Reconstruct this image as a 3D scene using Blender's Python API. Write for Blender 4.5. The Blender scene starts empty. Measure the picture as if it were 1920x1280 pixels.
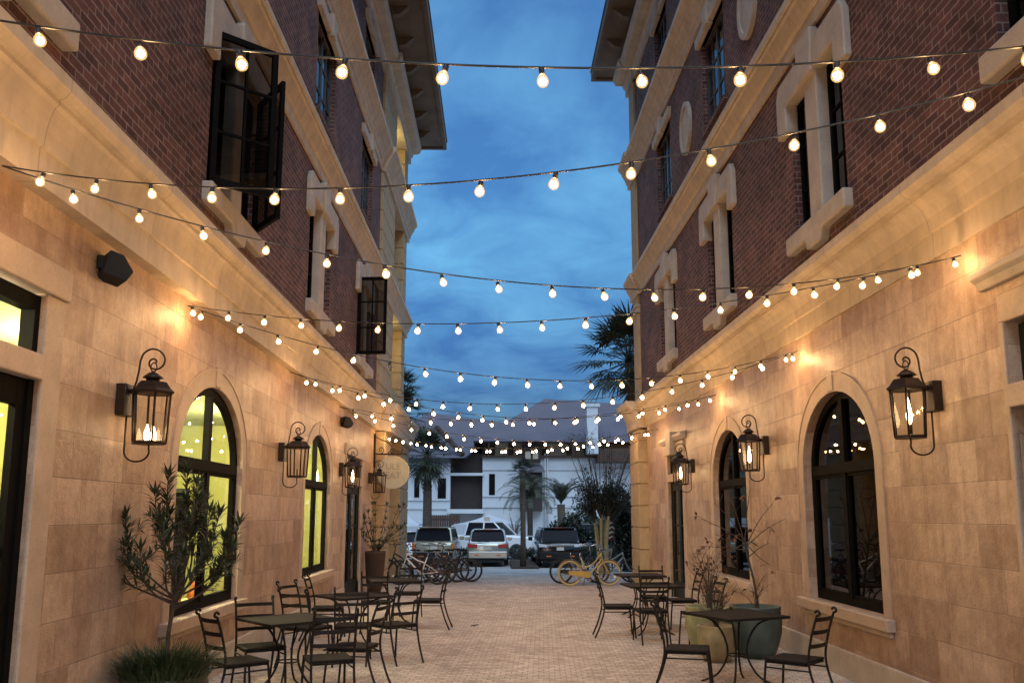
import bpy, bmesh, math, random
from mathutils import Vector, Matrix
R = math.radians
pi = math.pi
random.seed(7)
scene = bpy.context.scene
COL = scene.collection

# ------------------------------------------------------------------ camera
H = 1.8
cd = bpy.data.cameras.new('camera'); cam = bpy.data.objects.new('camera', cd); COL.objects.link(cam)
cd.sensor_width = 36.0; cd.lens = 36.0*1660/1920; cd.shift_y = 60/1920
cd.clip_start = 0.05; cd.clip_end = 2000
PITCH = 9.0701; YAW = 1.0224
cam.location = (0, 0, H); cam.rotation_euler = (R(90+PITCH), 0, R(-YAW))
scene.camera = cam
_cp, _sp, _cy, _sy = math.cos(R(PITCH)), math.sin(R(PITCH)), math.cos(R(YAW)), math.sin(R(YAW))
_f = Vector((_sy*_cp, _cy*_cp, _sp)); _r = Vector((_cy, -_sy, 0)); _u = _r.cross(_f)
def at(px, py, Y):
    """world point at distance Y along the lane for a point of the 1920x1280 photograph"""
    v = _r*((px-960)/1660) - _u*((py-700)/1660) + _f
    t = Y/v.y
    return Vector((v.x*t, Y, v.z*t+H))

# ------------------------------------------------------------------ world: dusk sky
world = bpy.data.worlds.new('World'); scene.world = world; world.use_nodes = True
nt = world.node_tree; nt.nodes.clear()
def N(nt, t, **kw):
    n = nt.nodes.new(t)
    for k, v in kw.items(): setattr(n, k, v)
    return n
wo = N(nt, 'ShaderNodeOutputWorld'); bg = N(nt, 'ShaderNodeBackground')
sky = N(nt, 'ShaderNodeTexSky', sky_type='NISHITA', sun_disc=False)
SUN_EL, SUN_ROT = 4.0, 172.0
sky.sun_elevation = R(SUN_EL); sky.sun_rotation = R(SUN_ROT); sky.ozone_density = 4.0; sky.dust_density = 0.6; sky.air_density = 1.0
tc = N(nt, 'ShaderNodeTexCoord'); sep = N(nt, 'ShaderNodeSeparateXYZ'); nt.links.new(tc.outputs['Generated'], sep.inputs[0])
den = N(nt, 'ShaderNodeMath', operation='ADD'); den.inputs[1].default_value = 0.22; nt.links.new(sep.outputs[2], den.inputs[0])
dx = N(nt, 'ShaderNodeMath', operation='DIVIDE'); dy = N(nt, 'ShaderNodeMath', operation='DIVIDE')
nt.links.new(sep.outputs[0], dx.inputs[0]); nt.links.new(den.outputs[0], dx.inputs[1])
nt.links.new(sep.outputs[1], dy.inputs[0]); nt.links.new(den.outputs[0], dy.inputs[1])
cmb = N(nt, 'ShaderNodeCombineXYZ'); nt.links.new(dx.outputs[0], cmb.inputs[0]); nt.links.new(dy.outputs[0], cmb.inputs[1])
n1 = N(nt, 'ShaderNodeTexNoise'); n1.inputs['Scale'].default_value = 3.6; n1.inputs['Detail'].default_value = 9; n1.inputs['Roughness'].default_value = 0.56; n1.inputs['Distortion'].default_value = 0.5
nt.links.new(cmb.outputs[0], n1.inputs['Vector'])
cr = N(nt, 'ShaderNodeValToRGB'); nt.links.new(n1.outputs['Fac'], cr.inputs[0])
cr.color_ramp.elements[0].position = 0.34; cr.color_ramp.elements[0].color = (0.90, 0.92, 0.95, 1)
cr.color_ramp.elements[1].position = 0.68; cr.color_ramp.elements[1].color = (1.95, 1.78, 1.36, 1)
mul = N(nt, 'ShaderNodeMix', data_type='RGBA', blend_type='MULTIPLY'); mul.inputs[0].default_value = 1
nt.links.new(sky.outputs[0], mul.inputs[6]); nt.links.new(cr.outputs[0], mul.inputs[7])
er = N(nt, 'ShaderNodeValToRGB'); nt.links.new(sep.outputs[2], er.inputs[0]); e_ = er.color_ramp.elements
e_[0].position = 0.02; e_[0].color = (0.22, 0.24, 0.40, 1); e_[1].position = 0.55; e_[1].color = (1.12, 1.02, 1.06, 1)
e2_ = e_.new(0.16); e2_.color = (0.36, 0.38, 0.56, 1); e3_ = e_.new(0.30); e3_.color = (0.80, 0.80, 0.85, 1)
mul2 = N(nt, 'ShaderNodeMix', data_type='RGBA', blend_type='MULTIPLY'); mul2.inputs[0].default_value = 1
nt.links.new(mul.outputs[2], mul2.inputs[6]); nt.links.new(er.outputs[0], mul2.inputs[7])
nt.links.new(mul2.outputs[2], bg.inputs[0]); bg.inputs[1].default_value = 0.15
nt.links.new(bg.outputs[0], wo.inputs[0])

# very soft fill added high behind the camera to brighten the dusk ground
sl = bpy.data.lights.new('dusk_fill', 'SUN'); so = bpy.data.objects.new('dusk_fill', sl); COL.objects.link(so)
sl.energy = 2.0; sl.angle = R(70); sl.color = (0.68, 0.83, 1.0)
so.rotation_euler = (R(90-58), 0, R(180-SUN_ROT))
so.location = (0, -20, 30)

scene.view_settings.view_transform = 'Standard'; scene.view_settings.look = 'None'
scene.view_settings.gamma = 1.0; scene.view_settings.exposure = 1.0
scene.render.engine = 'CYCLES'
cy = scene.cycles
cy.use_denoising = True
try: cy.denoiser = 'OPENIMAGEDENOISE'
except Exception: pass
cy.max_bounces = 6; cy.diffuse_bounces = 3; cy.glossy_bounces = 3; cy.transmission_bounces = 4; cy.transparent_max_bounces = 12
cy.sample_clamp_indirect = 3.0; cy.sample_clamp_direct = 0; cy.caustics_reflective = False; cy.caustics_refractive = False
cy.use_light_tree = True

# ------------------------------------------------------------------ materials
def mat(name):
    m = bpy.data.materials.new(name); m.use_nodes = True
    return m, m.node_tree, m.node_tree.nodes['Principled BSDF']
def boxuv(nt):
    """(u,v) along the wall for faces of any axis"""
    geo = N(nt, 'ShaderNodeNewGeometry'); tc = N(nt, 'ShaderNodeTexCoord')
    sn = N(nt, 'ShaderNodeSeparateXYZ'); nt.links.new(geo.outputs['True Normal'], sn.inputs[0])
    sp = N(nt, 'ShaderNodeSeparateXYZ'); nt.links.new(tc.outputs['Object'], sp.inputs[0])
    def flag(o):
        a = N(nt, 'ShaderNodeMath', operation='ABSOLUTE'); nt.links.new(o, a.inputs[0])
        g = N(nt, 'ShaderNodeMath', operation='GREATER_THAN'); g.inputs[1].default_value = 0.6; nt.links.new(a.outputs[0], g.inputs[0])
        return g.outputs[0]
    fx, fz = flag(sn.outputs[0]), flag(sn.outputs[2])
    mu = N(nt, 'ShaderNodeMix', data_type='FLOAT'); nt.links.new(fx, mu.inputs[0]); nt.links.new(sp.outputs[0], mu.inputs[2]); nt.links.new(sp.outputs[1], mu.inputs[3])
    mv = N(nt, 'ShaderNodeMix', data_type='FLOAT'); nt.links.new(fz, mv.inputs[0]); nt.links.new(sp.outputs[2], mv.inputs[2]); nt.links.new(sp.outputs[1], mv.inputs[3])
    c = N(nt, 'ShaderNodeCombineXYZ'); nt.links.new(mu.outputs[0], c.inputs[0]); nt.links.new(mv.outputs[0], c.inputs[1])
    return c.outputs[0], tc.outputs['Object']
def noise(nt, vec, scale, detail=4, rough=0.55):
    n = N(nt, 'ShaderNodeTexNoise'); n.inputs['Scale'].default_value = scale; n.inputs['Detail'].default_value = detail; n.inputs['Roughness'].default_value = rough
    if vec is not None: nt.links.new(vec, n.inputs['Vector'])
    return n.outputs['Fac']
def ramp(nt, fac, stops):
    c = N(nt, 'ShaderNodeValToRGB'); nt.links.new(fac, c.inputs[0])
    e = c.color_ramp.elements
    while len(e) < len(stops): e.new(0.5)
    for el, (p, col) in zip(e, stops):
        el.position = p; el.color = (col[0], col[1], col[2], 1) if not isinstance(col, (int, float)) else (col, col, col, 1)
    return c.outputs[0]
def mixc(nt, a, b, fac=1.0, mode='MULTIPLY'):
    m = N(nt, 'ShaderNodeMix', data_type='RGBA', blend_type=mode)
    if isinstance(fac, float): m.inputs[0].default_value = fac
    else: nt.links.new(fac, m.inputs[0])
    for i, s in ((6, a), (7, b)):
        if isinstance(s, tuple): m.inputs[i].default_value = (*s, 1)
        else: nt.links.new(s, m.inputs[i])
    return m.outputs[2]
def bump(nt, b, h, strength, dist):
    n = N(nt, 'ShaderNodeBump'); n.inputs['Strength'].default_value = strength; n.inputs['Distance'].default_value = dist
    nt.links.new(h, n.inputs['Height']); nt.links.new(n.outputs[0], b.inputs['Normal'])
def plain(name, col, rough=0.6, var=0.15, scale=6, metal=0.0, bmp=0.0, spec=None, coat=0.0):
    m, nt, b = mat(name)
    b.inputs['Roughness'].default_value = rough; b.inputs['Metallic'].default_value = metal
    if spec is not None: b.inputs['Specular IOR Level'].default_value = spec
    if coat: b.inputs['Coat Weight'].default_value = coat; b.inputs['Coat Roughness'].default_value = 0.05
    if var > 0:
        tc = N(nt, 'ShaderNodeTexCoord'); f = noise(nt, tc.outputs['Object'], scale, 5)
        nt.links.new(ramp(nt, f, [(0.3, tuple(c*(1-var) for c in col)), (0.7, tuple(min(1, c*(1+var)) for c in col))]), b.inputs['Base Color'])
        if bmp: bump(nt, b, noise(nt, tc.outputs['Object'], scale*6, 4), bmp, 0.01)
    else: b.inputs['Base Color'].default_value = (*col, 1)
    return m
def emit(name, col, s):
    m, nt, b = mat(name); b.inputs['Base Color'].default_value = (0.8, 0.75, 0.6, 1)
    b.inputs['Emission Color'].default_value = (*col, 1); b.inputs['Emission Strength'].default_value = s
    return m
M = {}
def mk_stone():
    m, nt, b = mat('travertine_blocks'); uv, ob = boxuv(nt)
    br = N(nt, 'ShaderNodeTexBrick', offset=0.42, squash=0.8, squash_frequency=3); nt.links.new(uv, br.inputs['Vector'])
    br.inputs['Scale'].default_value = 1; br.inputs['Brick Width'].default_value = 0.58; br.inputs['Row Height'].default_value = 0.345
    br.inputs['Mortar Size'].default_value = 0.005; br.inputs['Mortar Smooth'].default_value = 0.6; br.inputs['Bias'].default_value = 0.1
    br.inputs['Color1'].default_value = (0.37, 0.255, 0.185, 1); br.inputs['Color2'].default_value = (0.60, 0.47, 0.365, 1); br.inputs['Mortar'].default_value = (0.42, 0.32, 0.245, 1)
    big = ramp(nt, noise(nt, ob, 0.8, 4), [(0.3, (0.86, 0.80, 0.76)), (0.7, (1.06, 1.05, 1.02))])
    mid = ramp(nt, noise(nt, ob, 7, 6, 0.65), [(0.3, (0.76, 0.70, 0.66)), (0.7, (1.16, 1.15, 1.14))])
    pit = ramp(nt, noise(nt, ob, 55, 3, 0.7), [(0.30, 0.72), (0.42, 1.0)])
    mp = N(nt, 'ShaderNodeMapping'); mp.inputs['Scale'].default_value = (5, 5, 0.7); nt.links.new(ob, mp.inputs[0])
    streak = ramp(nt, noise(nt, mp.outputs[0], 1.6, 6, 0.7), [(0.32, (0.80, 0.74, 0.70)), (0.52, (1.0, 1.0, 1.0)), (0.72, (1.08, 1.08, 1.06))])
    grain = ramp(nt, noise(nt, ob, 130, 2, 0.8), [(0.3, 0.80), (0.7, 1.14)])
    spx = N(nt, 'ShaderNodeSeparateXYZ'); nt.links.new(ob, spx.inputs[0])
    low = N(nt, 'ShaderNodeMath', operation='ADD'); nt.links.new(spx.outputs[2], low.inputs[0]); nt.links.new(noise(nt, ob, 2.2, 5, 0.65), low.inputs[1])
    grime = ramp(nt, low.outputs[0], [(0.55, (0.70, 0.62, 0.56)), (1.0, (1, 1, 1))])
    c = mixc(nt, mixc(nt, mixc(nt, br.outputs['Color'], big), mid), pit, 0.8)
    c = mixc(nt, mixc(nt, mixc(nt, c, streak), grain), grime, 0.8)
    nt.links.new(c, b.inputs['Base Color'])
    nt.links.new(ramp(nt, noise(nt, ob, 3, 4), [(0.3, 0.34), (0.7, 0.52)]), b.inputs['Roughness'])
    ad = N(nt, 'ShaderNodeMath', operation='SUBTRACT'); nt.links.new(noise(nt, ob, 22, 6, 0.7), ad.inputs[0]); nt.links.new(br.outputs['Fac'], ad.inputs[1])
    bump(nt, b, ad.outputs[0], 0.6, 0.014)
    return m
M['stone'] = mk_stone()
def mk_trim(name, col, rough=0.6, pit=True):
    m, nt, b = mat(name); tc = N(nt, 'ShaderNodeTexCoord'); ob = tc.outputs['Object']
    c = ramp(nt, noise(nt, ob, 3.5, 6, 0.6), [(0.28, tuple(x*0.78 for x in col)), (0.72, tuple(x*1.1 for x in col))])
    if pit: c = mixc(nt, c, ramp(nt, noise(nt, ob, 40, 4, 0.7), [(0.3, 0.7), (0.45, 1.0)]), 0.8)
    if not pit:      # cast lengths: open joints and weather streaks
        sp = N(nt, 'ShaderNodeSeparateXYZ'); nt.links.new(ob, sp.inputs[0])
        fr = N(nt, 'ShaderNodeMath', operation='PINGPONG'); nt.links.new(sp.outputs[1], fr.inputs[0]); fr.inputs[1].default_value = 0.95
        c = mixc(nt, c, ramp(nt, fr.outputs[0], [(0.003, 0.62), (0.007, 1.0)]))
        mp = N(nt, 'ShaderNodeMapping'); mp.inputs['Scale'].default_value = (3, 5, 0.8); nt.links.new(ob, mp.inputs[0])
        c = mixc(nt, c, ramp(nt, noise(nt, mp.outputs[0], 1.5, 6, 0.7), [(0.34, (0.80, 0.77, 0.74)), (0.55, (1, 1, 1))]), 0.6)
    nt.links.new(c, b.inputs['Base Color']); b.inputs['Roughness'].default_value = rough
    bump(nt, b, noise(nt, ob, 30, 5, 0.7), 0.25, 0.008)
    return m
M['trim'] = mk_trim('limestone_trim', (0.52, 0.44, 0.355))
M['surround'] = mk_trim('dressed_travertine', (0.52, 0.395, 0.295), 0.55)
M['stucco'] = mk_trim('cornice_stucco', (0.60, 0.495, 0.37), 0.62, False)
M['pier'] = mk_trim('pier_stucco', (0.46, 0.34, 0.19), 0.7)
def mk_brick():
    m, nt, b = mat('red_brick'); uv, ob = boxuv(nt)
    br = N(nt, 'ShaderNodeTexBrick', offset=0.5); nt.links.new(uv, br.inputs['Vector'])
    br.inputs['Scale'].default_value = 1; br.inputs['Brick Width'].default_value = 0.235; br.inputs['Row Height'].default_value = 0.083
    br.inputs['Mortar Size'].default_value = 0.0085; br.inputs['Mortar Smooth'].default_value = 0.25; br.inputs['Bias'].default_value = -0.15
    br.inputs['Color1'].default_value = (0.082, 0.034, 0.031, 1); br.inputs['Color2'].default_value = (0.185, 0.080, 0.064, 1); br.inputs['Mortar'].default_value = (0.27, 0.20, 0.17, 1)
    c = mixc(nt, br.outputs['Color'], ramp(nt, noise(nt, ob, 1.3, 5), [(0.3, 0.62), (0.7, 1.2)]))
    c = mixc(nt, c, ramp(nt, noise(nt, ob, 9, 6, 0.75), [(0.3, (0.55, 0.5, 0.5)), (0.7, (1.3, 1.28, 1.25))]))
    nt.links.new(c, b.inputs['Base Color']); b.inputs['Roughness'].default_value = 0.8
    ad = N(nt, 'ShaderNodeMath', operation='SUBTRACT'); ad.inputs[0].default_value = 1; nt.links.new(br.outputs['Fac'], ad.inputs[1])
    bump(nt, b, ad.outputs[0], 0.6, 0.012)
    return m
M['brick'] = mk_brick()
def mk_pave():
    m, nt, b = mat('small_pavers'); tc = N(nt, 'ShaderNodeTexCoord'); ob = tc.outputs['Object']
    rot = N(nt, 'ShaderNodeMapping'); rot.inputs['Rotation'].default_value = (0, 0, R(3)); nt.links.new(ob, rot.inputs[0])
    br = N(nt, 'ShaderNodeTexBrick', offset=0.5); nt.links.new(rot.outputs[0], br.inputs['Vector'])
    br.inputs['Scale'].default_value = 1; br.inputs['Brick Width'].default_value = 0.125; br.inputs['Row Height'].default_value = 0.105
    br.inputs['Mortar Size'].default_value = 0.008; br.inputs['Mortar Smooth'].default_value = 0.4
    br.inputs['Color1'].default_value = (0.49, 0.41, 0.34, 1); br.inputs['Color2'].default_value = (0.72, 0.63, 0.53, 1); br.inputs['Mortar'].default_value = (0.36, 0.285, 0.225, 1)
    c = mixc(nt, br.outputs['Color'], ramp(nt, noise(nt, ob, 0.7, 5), [(0.3, (0.80, 0.76, 0.74)), (0.7, (1.08, 1.08, 1.08))]))
    c = mixc(nt, c, ramp(nt, noise(nt, ob, 9, 5, 0.7), [(0.3, 0.70), (0.7, 1.14)]))
    c = mixc(nt, c, ramp(nt, noise(nt, ob, 0.9, 8, 0.75), [(0.36, (0.70, 0.64, 0.60)), (0.50, (1, 1, 1))]), 0.75)
    c = mixc(nt, c, ramp(nt, noise(nt, ob, 60, 2, 0.8), [(0.3, 0.82), (0.7, 1.12)]))
    nt.links.new(c, b.inputs['Base Color']); b.inputs['Roughness'].default_value = 0.68
    ad = N(nt, 'ShaderNodeMath', operation='SUBTRACT'); nt.links.new(noise(nt, ob, 14, 4), ad.inputs[0]); nt.links.new(br.outputs['Fac'], ad.inputs[1])
    bump(nt, b, ad.outputs[0], 0.7, 0.012)
    return m
M['pave'] = mk_pave()
M['asphalt'] = plain('asphalt', (0.38, 0.38, 0.37), 0.8, 0.3, 1.2, bmp=0.3)
M['concrete'] = plain('concrete', (0.36, 0.35, 0.33), 0.8, 0.2, 3, bmp=0.2)
M['soil'] = plain('soil', (0.055, 0.04, 0.03), 0.95, 0.4, 12, bmp=0.8)
M['iron'] = plain('wrought_iron', (0.012, 0.009, 0.008), 0.6, 0.3, 14, bmp=0.1, spec=0.3)
M['iron_mesh'] = plain('woven_iron_top', (0.016, 0.012, 0.010), 0.8, 0.35, 60, bmp=0.3, spec=0.2)
M['lantern'] = plain('aged_bronze', (0.028, 0.017, 0.011), 0.42, 0.35, 20, metal=0.5)
M['frame'] = plain('dark_window_frame', (0.005, 0.0045, 0.004), 0.75, 0.2, 8, spec=0.08)
M['greyframe'] = plain('bronze_grey_frame', (0.055, 0.056, 0.058), 0.45, 0.2, 8)
M['door'] = plain('dark_green_door', (0.014, 0.017, 0.012), 0.6, 0.25, 6, spec=0.2)
M['black'] = plain('black_plastic', (0.005, 0.005, 0.005), 0.8, 0.15, 10)
M['rubber'] = plain('rubber', (0.014, 0.014, 0.015), 0.75, 0.15, 10)
M['chrome'] = plain('chrome', (0.50, 0.50, 0.52), 0.25, 0.0, metal=1.0)
M['interior'] = plain('yellow_green_paint', (0.60, 0.61, 0.20), 0.8, 0.06, 1.5)
M['ceilpaint'] = plain('pale_lime_ceiling', (0.56, 0.60, 0.27), 0.8, 0.05, 1)
M['darkroom'] = plain('dark_interior', (0.05, 0.035, 0.025), 0.8, 0.3, 1)
M['eave'] = plain('eave_board', (0.135, 0.108, 0.085), 0.75, 0.2, 2)
M['rooftile'] = plain('roof_metal', (0.10, 0.10, 0.11), 0.5, 0.15, 3)
M['white'] = plain('white_render', (0.46, 0.49, 0.52), 0.75, 0.06, 0.6, bmp=0.1)
M['greyroof'] = plain('standing_seam_roof', (0.085, 0.078, 0.10), 0.6, 0.12, 0.5)
M['beige'] = plain('beige_panel', (0.42, 0.36, 0.27), 0.7, 0.1, 1)
M['darkwood'] = plain('dark_brown_screen', (0.020, 0.012, 0.009), 0.7, 0.3, 2)
M['brownfence'] = plain('brown_fence', (0.055, 0.028, 0.018), 0.8, 0.3, 2)
M['canvas'] = plain('white_canvas', (0.38, 0.41, 0.45), 0.7, 0.04, 1)
M['leaf'] = plain('leaf_green', (0.035, 0.050, 0.020), 0.55, 0.45, 9)
M['palm'] = plain('palm_frond', (0.026, 0.036, 0.016), 0.5, 0.45, 3)
M['pindo'] = plain('pindo_frond', (0.060, 0.070, 0.040), 0.55, 0.4, 3)
M['grass'] = plain('mondo_grass', (0.045, 0.065, 0.022), 0.5, 0.45, 12)
M['dryleaf'] = plain('dry_leaf', (0.10, 0.045, 0.022), 0.7, 0.4, 12)
M['bark'] = plain('bark', (0.075, 0.055, 0.040), 0.85, 0.35, 10, bmp=0.6)
M['palebark'] = plain('pale_smooth_bark', (0.40, 0.33, 0.16), 0.7, 0.25, 5, bmp=0.3)
M['hedge'] = plain('hedge_leaf', (0.022, 0.030, 0.014), 0.6, 0.5, 4)
M['pot_green'] = plain('yellow_green_glaze', (0.235, 0.24, 0.125), 0.5, 0.35, 5, bmp=0.05)
M['pot_yellow'] = plain('ochre_glaze', (0.27, 0.215, 0.11), 0.5, 0.35, 5, bmp=0.05)
M['pot_teal'] = plain('teal_glaze', (0.062, 0.085, 0.072), 0.5, 0.3, 5, bmp=0.05)
M['pot_dark'] = plain('dark_green_pot', (0.035, 0.040, 0.022), 0.4, 0.3, 6)
M['sign'] = plain('cream_sign', (0.50, 0.48, 0.36), 0.6, 0.06, 4)
M['signtext'] = plain('raised_letter', (0.34, 0.30, 0.21), 0.6, 0.05, 4)
M['orange'] = plain('orange_ceramic', (0.62, 0.16, 0.03), 0.4, 0.1, 6)
M['silver'] = plain('silver_paint', (0.46, 0.49, 0.47), 0.3, 0.03, 2, metal=0.6, coat=0.6)
M['tan'] = plain('champagne_paint', (0.36, 0.36, 0.28), 0.33, 0.03, 2, metal=0.5, coat=0.5)
M['carblack'] = plain('black_paint', (0.012, 0.012, 0.013), 0.2, 0.0, coat=0.8)
M['carwhite'] = plain('white_paint', (0.78, 0.80, 0.83), 0.3, 0.0, coat=0.6)
M['carglass'] = plain('car_glass', (0.014, 0.015, 0.020), 0.2, 0.0, spec=0.04)
M['taillight'] = plain('red_lens', (0.40, 0.03, 0.025), 0.2, 0.0, coat=0.5)
M['amber'] = plain('amber_lens', (0.62, 0.16, 0.03), 0.2, 0.0, coat=0.5)
M['headlight'] = plain('clear_lens', (0.7, 0.72, 0.75), 0.1, 0.0, coat=0.5)
M['plate'] = plain('plate_white', (0.58, 0.58, 0.50), 0.5, 0.0)
M['yellowpaint'] = plain('yellow_enamel', (0.44, 0.31, 0.07), 0.4, 0.12, 8, coat=0.4)
M['cream'] = plain('cream_rubber', (0.42, 0.35, 0.20), 0.6, 0.1, 8)
M['whitepaint'] = plain('white_enamel', (0.72, 0.70, 0.66), 0.3, 0.05, 8, coat=0.4)
M['maroon'] = plain('maroon_enamel', (0.09, 0.02, 0.02), 0.3, 0.05, 8, coat=0.4)
M['bluegrey'] = plain('blue_grey_enamel', (0.20, 0.24, 0.25), 0.3, 0.05, 8, coat=0.4)
M['reflector'] = plain('white_reflector', (0.9, 0.9, 0.88), 0.15, 0.0)
M['red_sign'] = plain('dark_red_sign', (0.13, 0.02, 0.015), 0.5, 0.0)
M['blue_sign'] = plain('blue_sign', (0.10, 0.22, 0.50), 0.5, 0.0)
M['wire'] = plain('black_cable', (0.012, 0.011, 0.011), 0.5, 0.0)
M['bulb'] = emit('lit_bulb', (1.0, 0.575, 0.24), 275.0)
M['flame'] = emit('gas_flame', (1.0, 0.70, 0.36), 16.0)
M['lamp'] = emit('ceiling_lamp_glow', (1.0, 0.86, 0.55), 190.0)
M['dimlamp'] = emit('small_lamp_glow', (1.0, 0.72, 0.38), 3.0)
M['loggialamp'] = emit('loggia_lamp_glow', (1.0, 0.78, 0.28), 55.0)
def mk_glass(name, tint, rough=0.015, ior=1.5):
    m = bpy.data.materials.new(name); m.use_nodes = True; nt = m.node_tree; nt.nodes.clear()
    o = N(nt, 'ShaderNodeOutputMaterial'); mx = N(nt, 'ShaderNodeMixShader'); t = N(nt, 'ShaderNodeBsdfTransparent'); g = N(nt, 'ShaderNodeBsdfGlossy')
    fr = N(nt, 'ShaderNodeFresnel'); ge = N(nt, 'ShaderNodeNewGeometry'); mi = N(nt, 'ShaderNodeMix', data_type='FLOAT'); mi.inputs[2].default_value = ior; mi.inputs[3].default_value = 1/ior
    nt.links.new(ge.outputs['Backfacing'], mi.inputs[0]); nt.links.new(mi.outputs[0], fr.inputs['IOR'])
    t.inputs[0].default_value = (*tint, 1); g.inputs['Roughness'].default_value = rough; g.inputs['Color'].default_value = (0.95, 0.95, 0.95, 1)
    nt.links.new(fr.outputs[0], mx.inputs[0]); nt.links.new(t.outputs[0], mx.inputs[1]); nt.links.new(g.outputs[0], mx.inputs[2]); nt.links.new(mx.outputs[0], o.inputs[0])
    return m
M['pane'] = mk_glass('window_pane', (0.86, 0.9, 0.86))
M['darkpane'] = mk_glass('tinted_pane', (0.20, 0.19, 0.18))
M['lampglass'] = mk_glass('lantern_glass', (0.93, 0.92, 0.88), 0.03, 1.35)
def mk_glowshell():  # bulb envelope with weak emission added to imitate a warm bloom rim
    m = bpy.data.materials.new('bulb_glow_shell'); m.use_nodes = True; nt = m.node_tree; nt.nodes.clear()
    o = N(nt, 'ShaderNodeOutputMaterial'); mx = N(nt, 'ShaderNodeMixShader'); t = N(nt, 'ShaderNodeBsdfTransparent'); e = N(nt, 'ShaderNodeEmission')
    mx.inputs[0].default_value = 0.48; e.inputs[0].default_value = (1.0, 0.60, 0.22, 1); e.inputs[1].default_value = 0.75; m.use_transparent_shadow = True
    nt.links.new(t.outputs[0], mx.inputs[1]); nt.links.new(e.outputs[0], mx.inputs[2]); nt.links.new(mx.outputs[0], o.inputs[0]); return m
M['glowshell'] = mk_glowshell()
M['clearbulb'] = mk_glass('unlit_bulb_glass', (0.8, 0.8, 0.8), 0.02, 1.5)

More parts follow.
